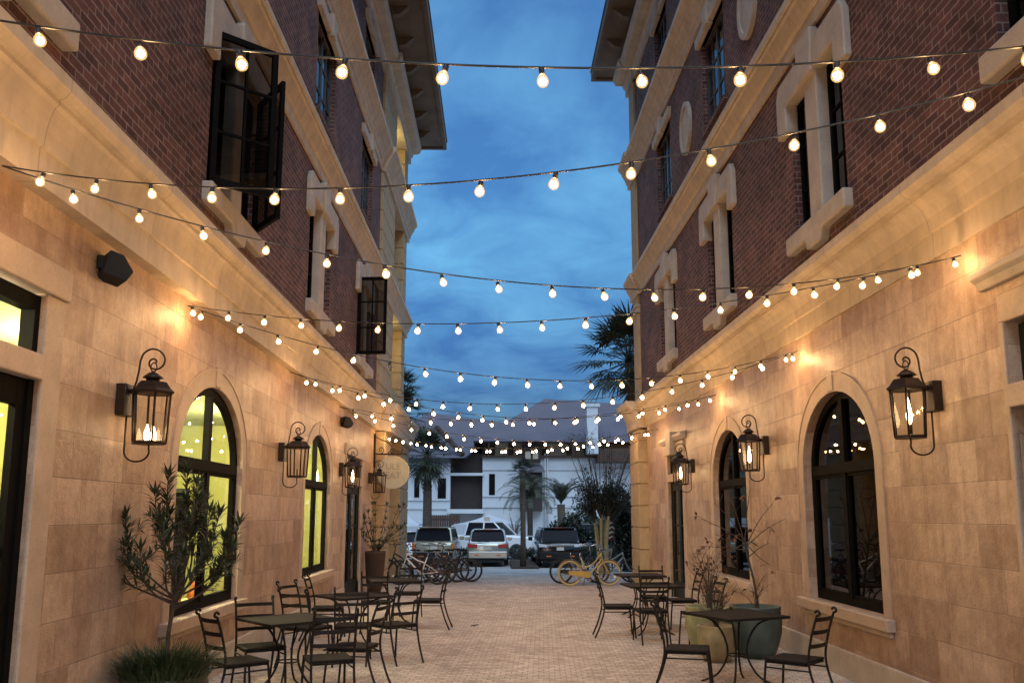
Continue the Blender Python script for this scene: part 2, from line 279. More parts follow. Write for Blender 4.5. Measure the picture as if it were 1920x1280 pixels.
# ------------------------------------------------------------------ mesh builder
class MB:
    def __init__(s): s.v = []; s.f = []; s.m = []; s.sm = []
    def add(s, vs, fs, mi=0, smooth=False):
        o = len(s.v); s.v += [tuple(p) for p in vs]
        for f in fs: s.f.append(tuple(i+o for i in f)); s.m.append(mi); s.sm.append(smooth)
        return s
    def box(s, x0, x1, y0, y1, z0, z1, mi=0):
        x0, x1 = min(x0, x1), max(x0, x1); y0, y1 = min(y0, y1), max(y0, y1); z0, z1 = min(z0, z1), max(z0, z1)
        return s.add([(x, y, z) for x in (x0, x1) for y in (y0, y1) for z in (z0, z1)],
                     [(0, 1, 3, 2), (4, 6, 7, 5), (0, 4, 5, 1), (2, 3, 7, 6), (0, 2, 6, 4), (1, 5, 7, 3)], mi)
    def obox(s, c, ux, uy, uz, a, b, d, mi=0):
        c = Vector(c); vs = []
        for i in (-1, 1):
            for j in (-1, 1):
                for k in (-1, 1): vs.append(c+ux*(a*i)+uy*(b*j)+uz*(d*k))
        return s.add(vs, [(0, 1, 3, 2), (4, 6, 7, 5), (0, 4, 5, 1), (2, 3, 7, 6), (0, 2, 6, 4), (1, 5, 7, 3)], mi)
    def prism(s, poly, axis, a, b, mi=0):
        fn = {'x': lambda p, t: (t, p[0], p[1]), 'y': lambda p, t: (p[0], t, p[1]), 'z': lambda p, t: (p[0], p[1], t)}[axis]
        n = len(poly)
        vs = [fn(p, a) for p in poly]+[fn(p, b) for p in poly]
        fs = [(i, (i+1) % n, n+(i+1) % n, n+i) for i in range(n)]+[tuple(range(n))[::-1], tuple(range(n, 2*n))]
        return s.add(vs, fs, mi)
    def quad(s, a, b, c, d, mi=0): return s.add([a, b, c, d], [(0, 1, 2, 3)], mi)
    def tube(s, path, r, n=6, mi=0, close=False, flat=None, caps=True):
        P = [Vector(p) for p in path]; L = len(P); rs = r if isinstance(r, (list, tuple)) else [r]*L
        T = []
        for i in range(L):
            if close: t = P[(i+1) % L]-P[i-1]
            else: t = P[min(i+1, L-1)]-P[max(i-1, 0)]
            T.append(t.normalized() if t.length > 1e-9 else Vector((0, 0, 1)))
        ref = Vector((0, 0, 1)) if abs(T[0].z) < 0.9 else Vector((1, 0, 0))
        u = T[0].cross(ref).normalized(); vs = []
        for i in range(L):
            u = (u-T[i]*u.dot(T[i])); u = u.normalized() if u.length > 1e-6 else T[i].orthogonal().normalized()
            w = T[i].cross(u)
            fu, fw = flat if flat else (1, 1)
            for k in range(n):
                a = 2*pi*k/n; vs.append(P[i]+u*(math.cos(a)*rs[i]*fu)+w*(math.sin(a)*rs[i]*fw))
        fs = []
        for i in range(L if close else L-1):
            j = (i+1) % L
            for k in range(n): fs.append((i*n+k, i*n+(k+1) % n, j*n+(k+1) % n, j*n+k))
        if not close and caps: fs += [tuple(range(n))[::-1], tuple(range((L-1)*n, L*n))]
        return s.add(vs, fs, mi, True)
    def bar(s, path, w, h, up=(0, 0, 1), mi=0, close=False):
        """flat bar: width w across, height h along up"""
        P = [Vector(p) for p in path]; L = len(P); up = Vector(up); vs = []
        for i in range(L):
            t = (P[(i+1) % L]-P[i-1]) if close else (P[min(i+1, L-1)]-P[max(i-1, 0)])
            t.normalize(); sd = t.cross(up); sd = sd.normalized() if sd.length > 1e-6 else Vector((1, 0, 0)); uu = sd.cross(t).normalized()
            for a, b in ((-1, -1), (1, -1), (1, 1), (-1, 1)): vs.append(P[i]+sd*(a*w/2)+uu*(b*h/2))
        fs = []
        for i in range(L if close else L-1):
            j = (i+1) % L
            for k in range(4): fs.append((i*4+k, i*4+(k+1) % 4, j*4+(k+1) % 4, j*4+k))
        if not close: fs += [(3, 2, 1, 0), tuple(range((L-1)*4, L*4))]
        return s.add(vs, fs, mi)
    def lathe(s, prof, n=16, c=(0, 0, 0), mi=0, smooth=True, rot=0.0):
        vs = []; L = len(prof)
        for (r, z) in prof:
            for k in range(n):
                a = 2*pi*k/n+rot; vs.append((c[0]+r*math.cos(a), c[1]+r*math.sin(a), c[2]+z))
        fs = [(i*n+k, i*n+(k+1) % n, (i+1)*n+(k+1) % n, (i+1)*n+k) for i in range(L-1) for k in range(n)]
        return s.add(vs, fs+[tuple(range(n))[::-1], tuple(range((L-1)*n, L*n))], mi, smooth)
    def sphere(s, c, r, n=10, m=6, mi=0, sz=1.0):
        prof = [(max(1e-4, r*math.sin(pi*i/m)), -r*sz*math.cos(pi*i/m)) for i in range(m+1)]
        return s.lathe(prof, n, c, mi)
    def xf(s, mt): s.v = [tuple(mt @ Vector(p)) for p in s.v]; return s
    def build(s, name, mats, parent=None, bevel=0.0, loc=None, label=None):
        me = bpy.data.meshes.new(name); me.from_pydata(s.v, [], s.f)
        mats = mats if isinstance(mats, (list, tuple)) else [mats]
        for m in mats: me.materials.append(M[m] if isinstance(m, str) else m)
        me.polygons.foreach_set('material_index', s.m); me.polygons.foreach_set('use_smooth', s.sm)
        me.validate(); me.update()
        o = bpy.data.objects.new(name, me); COL.objects.link(o)
        if parent: o.parent = parent
        if loc: o.location = loc
        if label: o['label'] = label
        if bevel:
            b = o.modifiers.new('bevel', 'BEVEL'); b.width = bevel; b.segments = 2; b.limit_method = 'ANGLE'; b.angle_limit = R(40)
        return o
def tag(o, label=None, cat=None, group=None, kind=None):
    if label: o['label'] = label
    if cat: o['category'] = cat
    if group: o['group'] = group
    if kind: o['kind'] = kind
    return o
def thing(name, label, cat, loc=(0, 0, 0), rz=0.0, group=None):
    o = bpy.data.objects.new(name, None); COL.objects.link(o); o.location = loc; o.rotation_euler = (0, 0, rz); o.empty_display_size = 0.2
    return tag(o, label, cat, group)
def dup(root, loc, rz=0.0, label=None, rot=None):
    def rec(o, par):
        c = o.copy(); COL.objects.link(c)
        if par: c.parent = par
        for ch in list(o.children): rec(ch, c)
        return c
    r = rec(root, None); r.location = loc; r.rotation_euler = rot if rot else (0, 0, rz)
    if label: r['label'] = label
    return r
def bez(pts, n=10):
    """smooth open curve through the points (Catmull-Rom)"""
    P = [Vector(p) for p in pts]; out = []
    for i in range(len(P)-1):
        a, b, c, d = P[max(i-1, 0)], P[i], P[i+1], P[min(i+2, len(P)-1)]
        for k in range(n):
            t = k/n; out.append(0.5*((2*b)+(c-a)*t+(2*a-5*b+4*c-d)*t*t+(3*b-a-3*c+d)*t**3))
    out.append(P[-1]); return out

# ------------------------------------------------------------------ ground
def ground_z(Y):
    pts = [(-50, 0), (20, 0), (24.3, -0.08), (29, -0.17), (40, -0.46), (1000, -0.46)]
    for (a, za), (b, zb) in zip(pts, pts[1:]):
        if Y <= b: return za+(zb-za)*(Y-a)/(b-a)
    return -0.46
def ground_sheet(name, mt, x0, x1, ys, dz):
    b = MB(); 
    for ya, yb in zip(ys, ys[1:]): b.quad((x0, ya, ground_z(ya)+dz), (x1, ya, ground_z(ya)+dz), (x1, yb, ground_z(yb)+dz), (x0, yb, ground_z(yb)+dz))
    return tag(b.build(name, mt), kind='structure')
ground_sheet('road', 'asphalt', -300, 300, [-60, 20, 24.3, 29, 40, 700], -0.03)
ground_sheet('pavement', 'pave', -9, 10, [-12, 20, 24.3, 29, 30.6], 0.0)
tag(MB().box(-14, 16, 30.6, 30.8, -0.6, -0.212).build('kerb', 'concrete'), kind='structure')

# ------------------------------------------------------------------ the two buildings
def contour(y0, y1, z0, zs, rise, inset=0.0, n=22):
    """opening outline from bottom-left, over the top, to bottom-right (y,z)"""
    a = (y1-y0)/2-inset; yc = (y0+y1)/2
    pts = [(yc-a, z0+inset)]
    if rise <= 0: pts += [(yc-a, zs-inset), (yc+a, zs-inset)]
    else:
        b = rise-inset
        for k in range(n+1): pts.append((yc-a*math.cos(pi*k/n), zs+b*math.sin(pi*k/n)))
    pts.append((yc+a, z0+inset)); return pts
def wall_face(mb, X, y0, y1, z0, z1, ops, dx, mi=0):
    """front sheet of a wall in the plane x=X with openings, reveals running by dx into the wall"""
    prev = y0
    for (a, b, zb, zs, rise) in sorted(ops):
        if a > prev: mb.quad((X, prev, z0), (X, a, z0), (X, a, z1), (X, prev, z1), mi)
        if zb > z0: mb.quad((X, a, z0), (X, b, z0), (X, b, zb), (X, a, zb), mi)
        c = contour(a, b, zb, zs, rise)
        for (ya, za), (yb, z_b) in zip(c[1:-1], c[2:-1]):
            mb.quad((X, ya, za), (X, yb, z_b), (X, yb, z1), (X, ya, z1), mi)
        cc = c+[c[0]]
        for (ya, za), (yb, z_b) in zip(cc, cc[1:]):
            mb.quad((X, ya, za), (X+dx, ya, za), (X+dx, yb, z_b), (X, yb, z_b), mi)
        prev = b
    if y1 > prev: mb.quad((X, prev, z0), (X, y1, z0), (X, y1, z1), (X, prev, z1), mi)
def ring(mb, X0, X1, c0, c1, mi=0, closed=True):
    """solid ring between two outlines c0 (outer) and c1 (inner) from x=X0 to X1"""
    n = len(c0); rng = range(n if closed else n-1)
    for i in rng:
        j = (i+1) % n
        for X in (X0, X1): mb.quad((X, *c0[i]), (X, *c0[j]), (X, *c1[j]), (X, *c1[i]), mi)
        for c in (c0, c1): mb.quad((X0, *c[i]), (X1, *c[i]), (X1, *c[j]), (X0, *c[j]), mi)
    if not closed:
        for i in (0, n-1): mb.quad((X0, *c0[i]), (X1, *c0[i]), (X1, *c1[i]), (X0, *c1[i]), mi)
def profile_run(mb, X, s, prof, ya, yb, off=0.0, mi=0):
    mb.prism([(X-s*(o+off), z) for o, z in prof]+[(X+s*0.0, prof[-1][1]), (X+s*0.0, prof[0][1])] if off else [(X-s*o, z) for o, z in prof], 'y', ya, yb, mi)

CORN_R = [(-0.02, 4.07), (0.03, 4.07), (0.03, 4.30), (0.055, 4.31), (0.075, 4.42), (0.12, 4.51), (0.17, 4.56), (0.20, 4.575), (0.20, 4.61), (0.25, 4.62), (0.29, 4.66), (0.30, 4.67), (0.30, 4.76), (-0.02, 4.80)]
CORN_L = [(-0.02, 4.00), (0.13, 4.00), (0.13, 4.24), (0.155, 4.25), (0.165, 4.36), (0.185, 4.45), (0.21, 4.52), (0.235, 4.545), (0.235, 4.58), (0.27, 4.59), (0.30, 4.63), (0.31, 4.64), (0.31, 4.73), (-0.02, 4.77)]
BELT = [(-0.02, 7.80), (0.04, 7.80), (0.05, 7.98), (0.09, 8.02), (0.17, 8.20), (0.20, 8.22), (0.20, 8.27), (0.23, 8.28), (0.23, 8.38), (-0.02, 8.43)]
BELT2 = [(-0.02, 11.20), (0.05, 11.20), (0.06, 11.34), (0.10, 11.37), (0.10, 11.42), (0.18, 11.58), (0.21, 11.60), (0.21, 11.65), (0.29, 11.76), (0.32, 11.78), (0.32, 11.90), (-0.02, 11.96)]
TOPC = [(-0.02, 14.10), (0.06, 14.10), (0.06, 14.32), (0.12, 14.36), (0.14, 14.46), (0.34, 14.47), (0.36, 14.50), (0.42, 14.62), (0.42, 14.72), (-0.02, 14.78)]

def arched_window(par, X, s, yc, hw, z0, zs, rise, depth, lit, sillo=0.09):
    y0, y1 = yc-hw, yc+hw
    fx = X+s*depth      # frame front
    mb = MB(); c0 = contour(y0, y1, z0, zs, rise); c1 = contour(y0, y1, z0, zs, rise, 0.085)
    ring(mb, fx-s*0.0, fx+s*0.07, c0, c1)
    mb.box(fx-s*0.012, fx+s*0.06, yc-0.05, yc+0.05, z0+0.08, zs+rise-0.08)
    mb.box(fx-s*0.022, fx+s*0.062, y0+0.083, y1-0.083, zs-0.075, zs+0.045)
    for a, b in ((y0+0.085, yc-0.05), (yc+0.05, y1-0.085)):
        mb.box(fx+s*0.004, fx+s*0.05, a, a+0.03, z0+0.085, zs-0.075); mb.box(fx+s*0.004, fx+s*0.05, b-0.03, b, z0+0.085, zs-0.075)
        mb.box(fx+s*0.006, fx+s*0.048, a+0.03, b-0.03, z0+0.085, z0+0.125); mb.box(fx+s*0.006, fx+s*0.048, a+0.03, b-0.03, zs-0.115, zs-0.075)
    w = mb.build('window', 'frame', par)
    p = MB(); n = len(c1); p.add([(fx+s*0.035, *q) for q in c1], [tuple(range(n))]); p.build('pane', 'pane' if lit else 'darkpane', w)
    t = MB()   # moulded stone surround, flush with the wall but 25 mm proud
    ring(t, X-s*0.008, X+s*0.004, contour(y0-0.20, y1+0.20, z0-0.0, zs, rise+0.22), contour(y0-0.004, y1+0.004, z0, zs, rise+0.004), closed=False)
    ring(t, X-s*0.018, X-s*0.007, contour(y0-0.20, y1+0.20, z0, zs, rise+0.22), contour(y0-0.175, y1+0.175, z0, zs, rise+0.195), closed=False)
    t.box(X-s*0.022, X-s*0.0, yc-0.09, yc+0.09, zs+rise+0.012, zs+rise+0.235)
    t.build('surround', 'surround', w, 0.006)
    q = MB(); q.box(X-s*sillo, X+s*(depth-0.01), y0-0.24, y1+0.24, z0-0.13, z0-0.003); q.box(X-s*(sillo-0.045), X, y0-0.20, y1+0.20, z0-0.19, z0-0.132)
    q.build('sill', 'surround', w, 0.012)
    return w
def rounded(poly): return poly
def double_window(par, X, s, yc, hw, casements=None):
    z0, z1 = 5.40, 7.25; y0, y1 = yc-hw, yc+hw; fx = X+s*0.10; mh = 0.2
    mb = MB()
    for k, (a, b) in enumerate(((y0, yc-mh), (yc+mh, y1))):
        mb.box(fx, fx+s*0.06, a, a+0.06, z0, z1); mb.box(fx, fx+s*0.06, b-0.06, b, z0, z1)
        mb.box(fx+s*0.002, fx+s*0.058, a+0.06, b-0.06, z0, z0+0.07); mb.box(fx+s*0.002, fx+s*0.058, a+0.06, b-0.06, z1-0.07, z1)
        if not (casements and k in casements):
            for zz in (z0+0.62, z0+1.22): mb.box(fx+s*0.01, fx+s*0.05, a+0.06, b-0.06, zz-0.015, zz+0.015)
            mb.box(fx+s*0.012, fx+s*0.048, (a+b)/2-0.014, (a+b)/2+0.014, z0+0.07, z1-0.07)
    w = mb.build('window', 'frame', par)
    p = MB()
    for k, (a, b) in enumerate(((y0, yc-mh), (yc+mh, y1))):
        if not (casements and k in casements): p.quad((fx+s*0.03, a+0.06, z0+0.07), (fx+s*0.03, b-0.06, z0+0.07), (fx+s*0.03, b-0.06, z1-0.07), (fx+s*0.03, a+0.06, z1-0.07))
    if p.f: p.build('pane', 'darkpane', w)
    MB().box(X-s*0.05, X+s*0.155, yc-mh, yc+mh, z0-0.0, z1+0.02).build('mullion', 'trim', w, 0.02)
    l = MB(); e = hw+0.32
    l.prism([(yc-e, 6.86), (yc-hw+0.02, 6.86), (yc-hw+0.02, 7.22), (yc+hw-0.02, 7.22), (yc+hw-0.02, 6.86), (yc+e, 6.86), (yc+e, 7.44), (yc+e-0.10, 7.60), (yc-e+0.10, 7.60), (yc-e, 7.44)], 'x', X-s*0.085, X+s*0.095)
    l.prism([(yc-0.20, 7.19), (yc+0.20, 7.19), (yc+0.28, 7.70), (yc+0.24, 7.76), (yc-0.24, 7.76), (yc-0.28, 7.70)], 'x', X-s*0.12, X-s*0.0)
    l.build('lintel', 'trim', w, 0.02)
    q = MB(); q.prism([(yc-hw-0.12, 5.17), (yc-0.28, 5.17), (yc-0.22, 5.03), (yc+0.22, 5.03), (yc+0.28, 5.17), (yc+hw+0.12, 5.17), (yc+hw+0.12, 5.40), (yc-hw-0.12, 5.40)], 'x', X-s*0.115, X+s*0.095)
    q.build('sill', 'trim', w, 0.025)
    for cs in (casements or {}).values():
        hy, ang, wd = cs     # hinge y, direction of the open leaf in plan, width
        d = Vector((math.cos(ang), math.sin(ang), 0)); nrm = Vector((-d.y, d.x, 0)); o = Vector((X-s*0.02, hy, 0)); up = Vector((0, 0, 1))
        cm = MB(); zc = (z0+z1)/2; hh = (z1-z0)/2-0.02
        def bx(a, b, za, zb, th, mi=0): cm.obox(o+d*((a+b)/2)+up*((za+zb)/2), d, nrm, up, (b-a)/2, th, (zb-za)/2, mi)
        bx(0, 0.065, zc-hh, zc+hh, 0.025); bx(wd-0.065, wd, zc-hh, zc+hh, 0.025)
        bx(0.065, wd-0.065, zc-hh, zc-hh+0.08, 0.024); bx(0.065, wd-0.065, zc+hh-0.07, zc+hh, 0.024)
        bx(wd/2-0.014, wd/2+0.014, zc-hh+0.08, zc+hh-0.07, 0.018)
        for zz in (zc-0.28, zc+0.32): bx(0.065, wd-0.065, zz-0.014, zz+0.014, 0.017)
        cobj = cm.build('casement', 'frame', w)
        g = MB(); g.quad(*(o+d*a+up*z for a, z in ((0.065, zc-hh+0.08), (wd-0.065, zc-hh+0.08), (wd-0.065, zc+hh-0.07), (0.065, zc+hh-0.07))))
        g.build('casement_pane', 'darkpane', w)
    return w
def upper_window(par, X, s, yc, hw, z0, z1, head=True):
    y0, y1 = yc-hw, yc+hw; fx = X+s*0.09
    mb = MB()
    ring(mb, fx, fx+s*0.06, contour(y0, y1, z0, z1, 0), contour(y0, y1, z0, z1, 0, 0.06))
    mb.box(fx+s*0.002, fx+s*0.058, yc-0.035, yc+0.035, z0+0.06, z1-0.06)
    for a, b in ((y0+0.06, yc-0.035), (yc+0.035, y1-0.06)):
        mb.box(fx+s*0.008, fx+s*0.05, (a+b)/2-0.012, (a+b)/2+0.012, z0+0.06, z1-0.06)
        for k in (1, 2): zz = z0+(z1-z0)*k/3; mb.box(fx+s*0.010, fx+s*0.048, a, b, zz-0.012, zz+0.012)
    w = mb.build('window', 'greyframe', par)
    MB().quad((fx+s*0.03, y0+0.05, z0+0.05), (fx+s*0.03, y1-0.05, z0+0.05), (fx+s*0.03, y1-0.05, z1-0.05), (fx+s*0.03, y0+0.05, z1-0.05)).build('pane', 'darkpane', w)
    if head:
        l = MB(); l.prism([(y0-0.16, z1), (y1+0.16, z1), (y1+0.22, z1+0.22), (y0-0.22, z1+0.22)], 'x', X-s*0.09, X+s*0.085)
        l.prism([(yc-0.12, z1-0.05), (yc+0.12, z1-0.05), (yc+0.19, z1+0.36), (yc-0.19, z1+0.36)], 'x', X-s*0.14, X)
        l.build('lintel', 'trim', w, 0.015)
    MB().box(X-s*0.05, X+s*0.085, y0-0.05, y1+0.05, z0-0.09, z0-0.002).build('sill', 'brick', w)
    return w
def rusticated_pier(par, X0, X1, y0, y1, z0, z1, mt='pier'):
    b = MB(); z = z0; k = 0
    b.box(X0+math.copysign(0.03, X1-X0), X1, y0+0.03, y1-0.03, z0, z1)
    while z < z1-0.1:
        h = min(0.56, z1-z); b.box(X0, X1-math.copysign(0.01, X1-X0), y0, y1, z+0.012, z+h-0.018); z += h
    return b.build('pier', mt, par, 0.015)

def building(name, label, s, X, ystone, yend, pier_off, gw, arch_c, arch_hw, arch_depth, doors, c2, hw2, hw3, oval, eave_o, eave_end, corn):
    root = thing(name, label, 'building', (0, 0, 0))
    Y0 = -4.0
    # ground floor stone
    g = MB(); ops = [(c-arch_hw, c+arch_hw, 0.78, 2.36, 0.87) for c in arch_c]+doors
    wall_face(g, X, Y0, ystone, -0.2, corn[1][1]+0.05, ops, s*(0.30 if s > 0 else 0.145))
    g.quad((X, ystone, -0.2), (X+s*6, ystone, -0.2), (X+s*6, ystone, 4.6), (X, ystone, 4.6))
    g.build('stone_wall', 'stone', root)
    # plinth course
    pl = MB(); prev = Y0
    for (a, b, zb, zs, r_) in sorted(doors):
        pl.box(X-s*0.035, X+s*0.05, prev, a, -0.1, 0.30); prev = b
    pl.box(X-s*0.035, X+s*0.05, prev, ystone-0.01, -0.1, 0.30); pl.build('plinth', 'trim', root, 0.01)
    cn = MB(); profile_run(cn, X, s, corn, Y0, ystone); cn.prism([(X-s*(o+pier_off), z) for o, z in corn[1:-1]]+[(X+s*0.3, corn[-2][1]), (X+s*0.3, corn[0][1])], 'y', ystone-0.02, yend+0.30)
    cn.build('cornice', 'stucco', root)
    # brick storeys
    yb = ystone if s < 0 else yend
    b = MB(); 
    wall_face(b, X, Y0, yb, 4.5, 7.95, [(c-hw2, c+hw2, 5.40, 7.25, 0) for c in c2], s*0.16)
    wall_face(b, X, Y0, yb, 7.95, 11.4, [(c-hw3, c+hw3, 8.95, 10.75, 0) for c in c2], s*0.16)
    wall_face(b, X, Y0, yb, 11.4, 15.1, [(c-hw3*0.92, c+hw3*0.92, 12.25, 13.75, 0) for c in c2], s*0.16)
    b.quad((X, yb, 4.5), (X+s*8, yb, 4.5), (X+s*8, yb, 15.1), (X, yb, 15.1))
    b.build('brick_wall', 'brick', root)
    for prof, nm in ((BELT, 'belt_course'), (BELT2, 'belt_course'), (TOPC, 'top_cornice')):
        m = MB(); profile_run(m, X, s, prof, Y0, yb)
        po = 0.09 if s < 0 else 0.06
        m.prism([(X-s*(o+po), z) for o, z in prof[1:-1]]+[(X+s*0.3, prof[-2][1]), (X+s*0.3, prof[0][1])], 'y', yb-0.02 if s < 0 else yend-0.9, yend+0.28)
        m.build(nm, 'stucco' if nm != 'top_cornice' else 'trim', root)
    # deep eave with fascia and low roof
    e = MB(); e.box(X-s*eave_o, X+s*8, Y0, eave_end, 15.12, 15.18, 0); e.box(X-s*(eave_o+0.03), X-s*(eave_o-0.09), Y0, eave_end+0.03, 15.05, 15.34, 0)
    e.box(X-s*(eave_o-0.09), X+s*8, eave_end-0.09, eave_end+0.03, 15.05, 15.34, 0)
    e.build('eave', 'eave', root)
    k = Y0+1
    br = MB().prism([(X-s*0.44, 15.115), (X-s*0.44, 14.86), (X-s*0.62, 14.90), (X-s*0.86, 15.115)], 'y', -0.1, 0.1).build('eave_bracket', 'eave', root)
    br.location = (0, k, 0)
    while k < eave_end-2.7:
        k += 1.55; c = br.copy(); COL.objects.link(c); c.parent = root; c.location = (0, k, 0)
    rf = MB(); xe = X-s*(eave_o+0.06)
    rf.add([(xe, Y0, 15.35), (xe, eave_end+0.06, 15.35), (X+s*8, eave_end+0.06, 15.35), (X+s*8, Y0, 15.35), (X+s*4, Y0, 16.9), (X+s*4, eave_end-5, 16.9)], [(0, 1, 5, 4), (1, 2, 5), (2, 3, 4, 5), (0, 4, 3), (0, 3, 2, 1)])
    rf.build('roof', 'rooftile', root)
    return root

XR, XL = 3.95, -3.205
AR_R, AR_L = [5.6, 10.28, 15.08], [10.13, 16.14]
C2R, C2L = [5.55, 10.30, 15.07, 19.86], [5.05, 10.34, 15.62, 20.92]
bR = building('brick_building', 'brick building on the right with dark arched windows in its stone ground floor', 1, XR, 23.1, 24.5, 0.25, None,
              AR_R[1:], 1.08, 0.22, [(4.9, 6.66, -0.2, 3.28, 0), (18.75, 20.35, -0.2, 3.15, 0)], C2R, 0.86, 0.80, True, 1.01, 25.6, CORN_R)
bL = building('brick_building', 'brick building on the left with glowing yellow green windows and far balconies', -1, XL, 23.4, 29.7, 0.28, None,
              AR_L, 1.14, 0.10, [(3.4, 6.19, -0.2, 3.36, 0), (19.1, 21.2, -0.2, 3.10, 0)], C2L, 0.98, 0.88, False, 1.32, 30.9, CORN_L)
for c in AR_R[1:]: arched_window(bR, XR, 1, c, 1.08, 0.78, 2.36, 0.87, 0.10, False)
for c in AR_L: arched_window(bL, XL, -1, c, 1.14, 0.78, 2.36, 0.87, 0.06, True)
for c in C2R: double_window(bR, XR, 1, c, 0.86)
for i, c in enumerate(C2L):
    cs = {0: (c-0.96, math.atan2(0.66, 0.75), 0.76), 1: (c+0.86, math.atan2(-0.80, 0.60), 0.80)} if i == 1 else ({0: (c-0.96, R(-4), 0.66)} if i == 3 else None)
    double_window(bL, XL, -1, c, 0.98, cs)
for c in C2R: upper_window(bR, XR, 1, c, 0.80, 8.95, 10.75); upper_window(bR, XR, 1, c, 0.736, 12.25, 13.75)
for c in C2L: upper_window(bL, XL, -1, c, 0.88, 8.95, 10.75); upper_window(bL, XL, -1, c, 0.81, 12.25, 13.75)
# oval stone medallions on the right building
for yc in (12.75, 17.3):
    b = MB(); pts = [(yc+0.46*math.cos(2*pi*k/28), 9.72+0.56*math.sin(2*pi*k/28)) for k in range(28)]
    inn = [(yc+0.36*math.cos(2*pi*k/28), 9.72+0.46*math.sin(2*pi*k/28)) for k in range(28)]
    ring(b, XR-0.07, XR, pts, inn); b.prism(inn, 'x', XR-0.04, XR-0.002)
    b.build('medallion', 'trim', bR, 0.01)
# corner pilaster strip and pier of the right building, loggia of the left one
rusticated_pier(bR, XR-0.25, XR+1.2, 23.1, 24.5, -0.2, 4.02)
MB().box(XR-0.06, XR+0.3, 23.75, 24.56, 4.8, 7.8).box(XR-0.062, XR+0.3, 23.75, 24.562, 8.42, 11.2).box(XR-0.06, XR+0.3, 23.75, 24.56, 11.95, 14.1).build('pilaster', 'pier', bR, 0.01)
MB().box(XR-0.10, XR+0.3, 23.7, 24.62, 7.3, 7.45).box(XR-0.14, XR+0.3, 23.66, 24.66, 7.45, 7.52).build('capital', 'trim', bR, 0.02)
for z0, z1 in ((-0.2, 4.0), (4.72, 7.8), (8.4, 11.2), (11.9, 14.1)):
    o_ = 0.28 if z0 < 0 else 0.08; ya, yb_ = (24.7, 27.2) if z0 < 0 else (26.2, 28.7)
    rusticated_pier(bL, XL+o_, XL-0.6, 23.4, ya, z0, z1); rusticated_pier(bL, XL+o_, XL-0.6, yb_, 29.7, z0, z1)
lg = MB()
for z in (4.0, 7.8, 11.2, 14.1): lg.box(XL+0.02, XL-2.4, 24.5, 29.7, z+0.02, z+0.3)
lg.box(XL-2.4, XL-2.6, 23.4, 29.7, -0.2, 15.1); lg.box(XL, XL-2.4, 29.5, 29.69, -0.2, 15.1); lg.box(XL-0.6, XL-2.4, 23.45, 23.6, -0.2, 15.1)
for z in (4.75, 8.4, 11.95): lg.box(XL+0.05, XL-0.08, 26.0, 28.9, z, z+0.85)
lg.build('loggia', 'pier', bL)
# far-end walls so the block is solid
MB().box(XL-2.6, XL-8, 23.41, 29.69, -0.2, 15.1).build('rear_block', 'pier', bL)
# doors ------------------------------------------------------------
def tall_door(par, X, s, y0, y1, z1, ztr, depth, lit=False, sw=0.26):
    fx = X+s*depth
    f = MB(); f.box(fx, fx+s*0.10, y0, y0+0.07, 0, z1); f.box(fx, fx+s*0.10, y1-0.07, y1, 0, z1); f.box(fx+s*0.002, fx+s*0.098, y0+0.07, y1-0.07, z1-0.11, z1)
    f.box(fx+s*0.002, fx+s*0.098, y0+0.07, y1-0.07, ztr-0.06, ztr+0.05)
    yc = (y0+y1)/2; zt = ztr-0.06
    for a, b in ((y0+0.07, yc-0.004), (yc+0.004, y1-0.07)):
        f.box(fx+s*0.02, fx+s*0.07, a, a+0.105, 0.02, zt); f.box(fx+s*0.02, fx+s*0.07, b-0.105, b, 0.02, zt)
        f.box(fx+s*0.022, fx+s*0.068, a+0.105, b-0.105, 0.02, 0.36); f.box(fx+s*0.022, fx+s*0.068, a+0.105, b-0.105, zt-0.22, zt)
        f.box(fx+s*0.03, fx+s*0.06, a+0.105, b-0.105, 1.55, 1.585)
    d = f.build('door', 'frame' if lit else 'door', par)
    p = MB()
    for a, b in ((y0+0.175, yc-0.109), (yc+0.109, y1-0.175)): p.quad((fx+s*0.045, a, 0.36), (fx+s*0.045, b, 0.36), (fx+s*0.045, b, zt-0.22), (fx+s*0.045, a, zt-0.22))
    p.quad((fx+s*0.05, y0+0.07, ztr+0.05), (fx+s*0.05, y1-0.07, ztr+0.05), (fx+s*0.05, y1-0.07, z1-0.11), (fx+s*0.05, y0+0.07, z1-0.11))
    p.build('pane', 'pane' if lit else 'darkpane', d)
    h = MB(); h.tube([(fx-s*0.05, yc-0.08, 0.95), (fx-s*0.05, yc-0.08, 1.25)], 0.012); h.tube([(fx+s*0.02, yc-0.08, 0.98), (fx-s*0.05, yc-0.08, 0.98)], 0.009); h.tube([(fx+s*0.02, yc-0.08, 1.22), (fx-s*0.05, yc-0.08, 1.22)], 0.009)
    h.build('handle', 'lantern', d)
    t = MB(); t.box(X-s*0.025, X+s*0.04, y0-sw, y0-0.001, 0.30, z1+0.02); t.box(X-s*0.025, X+s*0.04, y1+0.001, y1+sw, 0.30, z1+0.02)
    t.box(X-s*min(0.05, sw*0.2), X+s*0.28, y0-sw-0.02, y1+sw+0.02, z1+0.021, z1+0.25); t.box(X-s*0.035, X+s*0.12, y0+0.002, y1-0.002, ztr-0.09, ztr+0.09)
    t.build('surround', 'surround', d, 0.012)
    return d
dL = tall_door(bL, XL, -1, 3.4, 6.19, 3.33, 2.82, 0.03, True)
dL2 = tall_door(bL, XL, -1, 19.1, 21.2, 3.06, 2.55, 0.035)
dR = tall_door(bR, XR, 1, 4.9, 6.66, 3.26, 2.7, 0.1, False, 0.06)
dR2 = tall_door(bR, XR, 1, 18.75, 20.35, 3.12, 2.62, 0.05)
b = MB()   # hood moulding over the near right door and keyed head of the far one
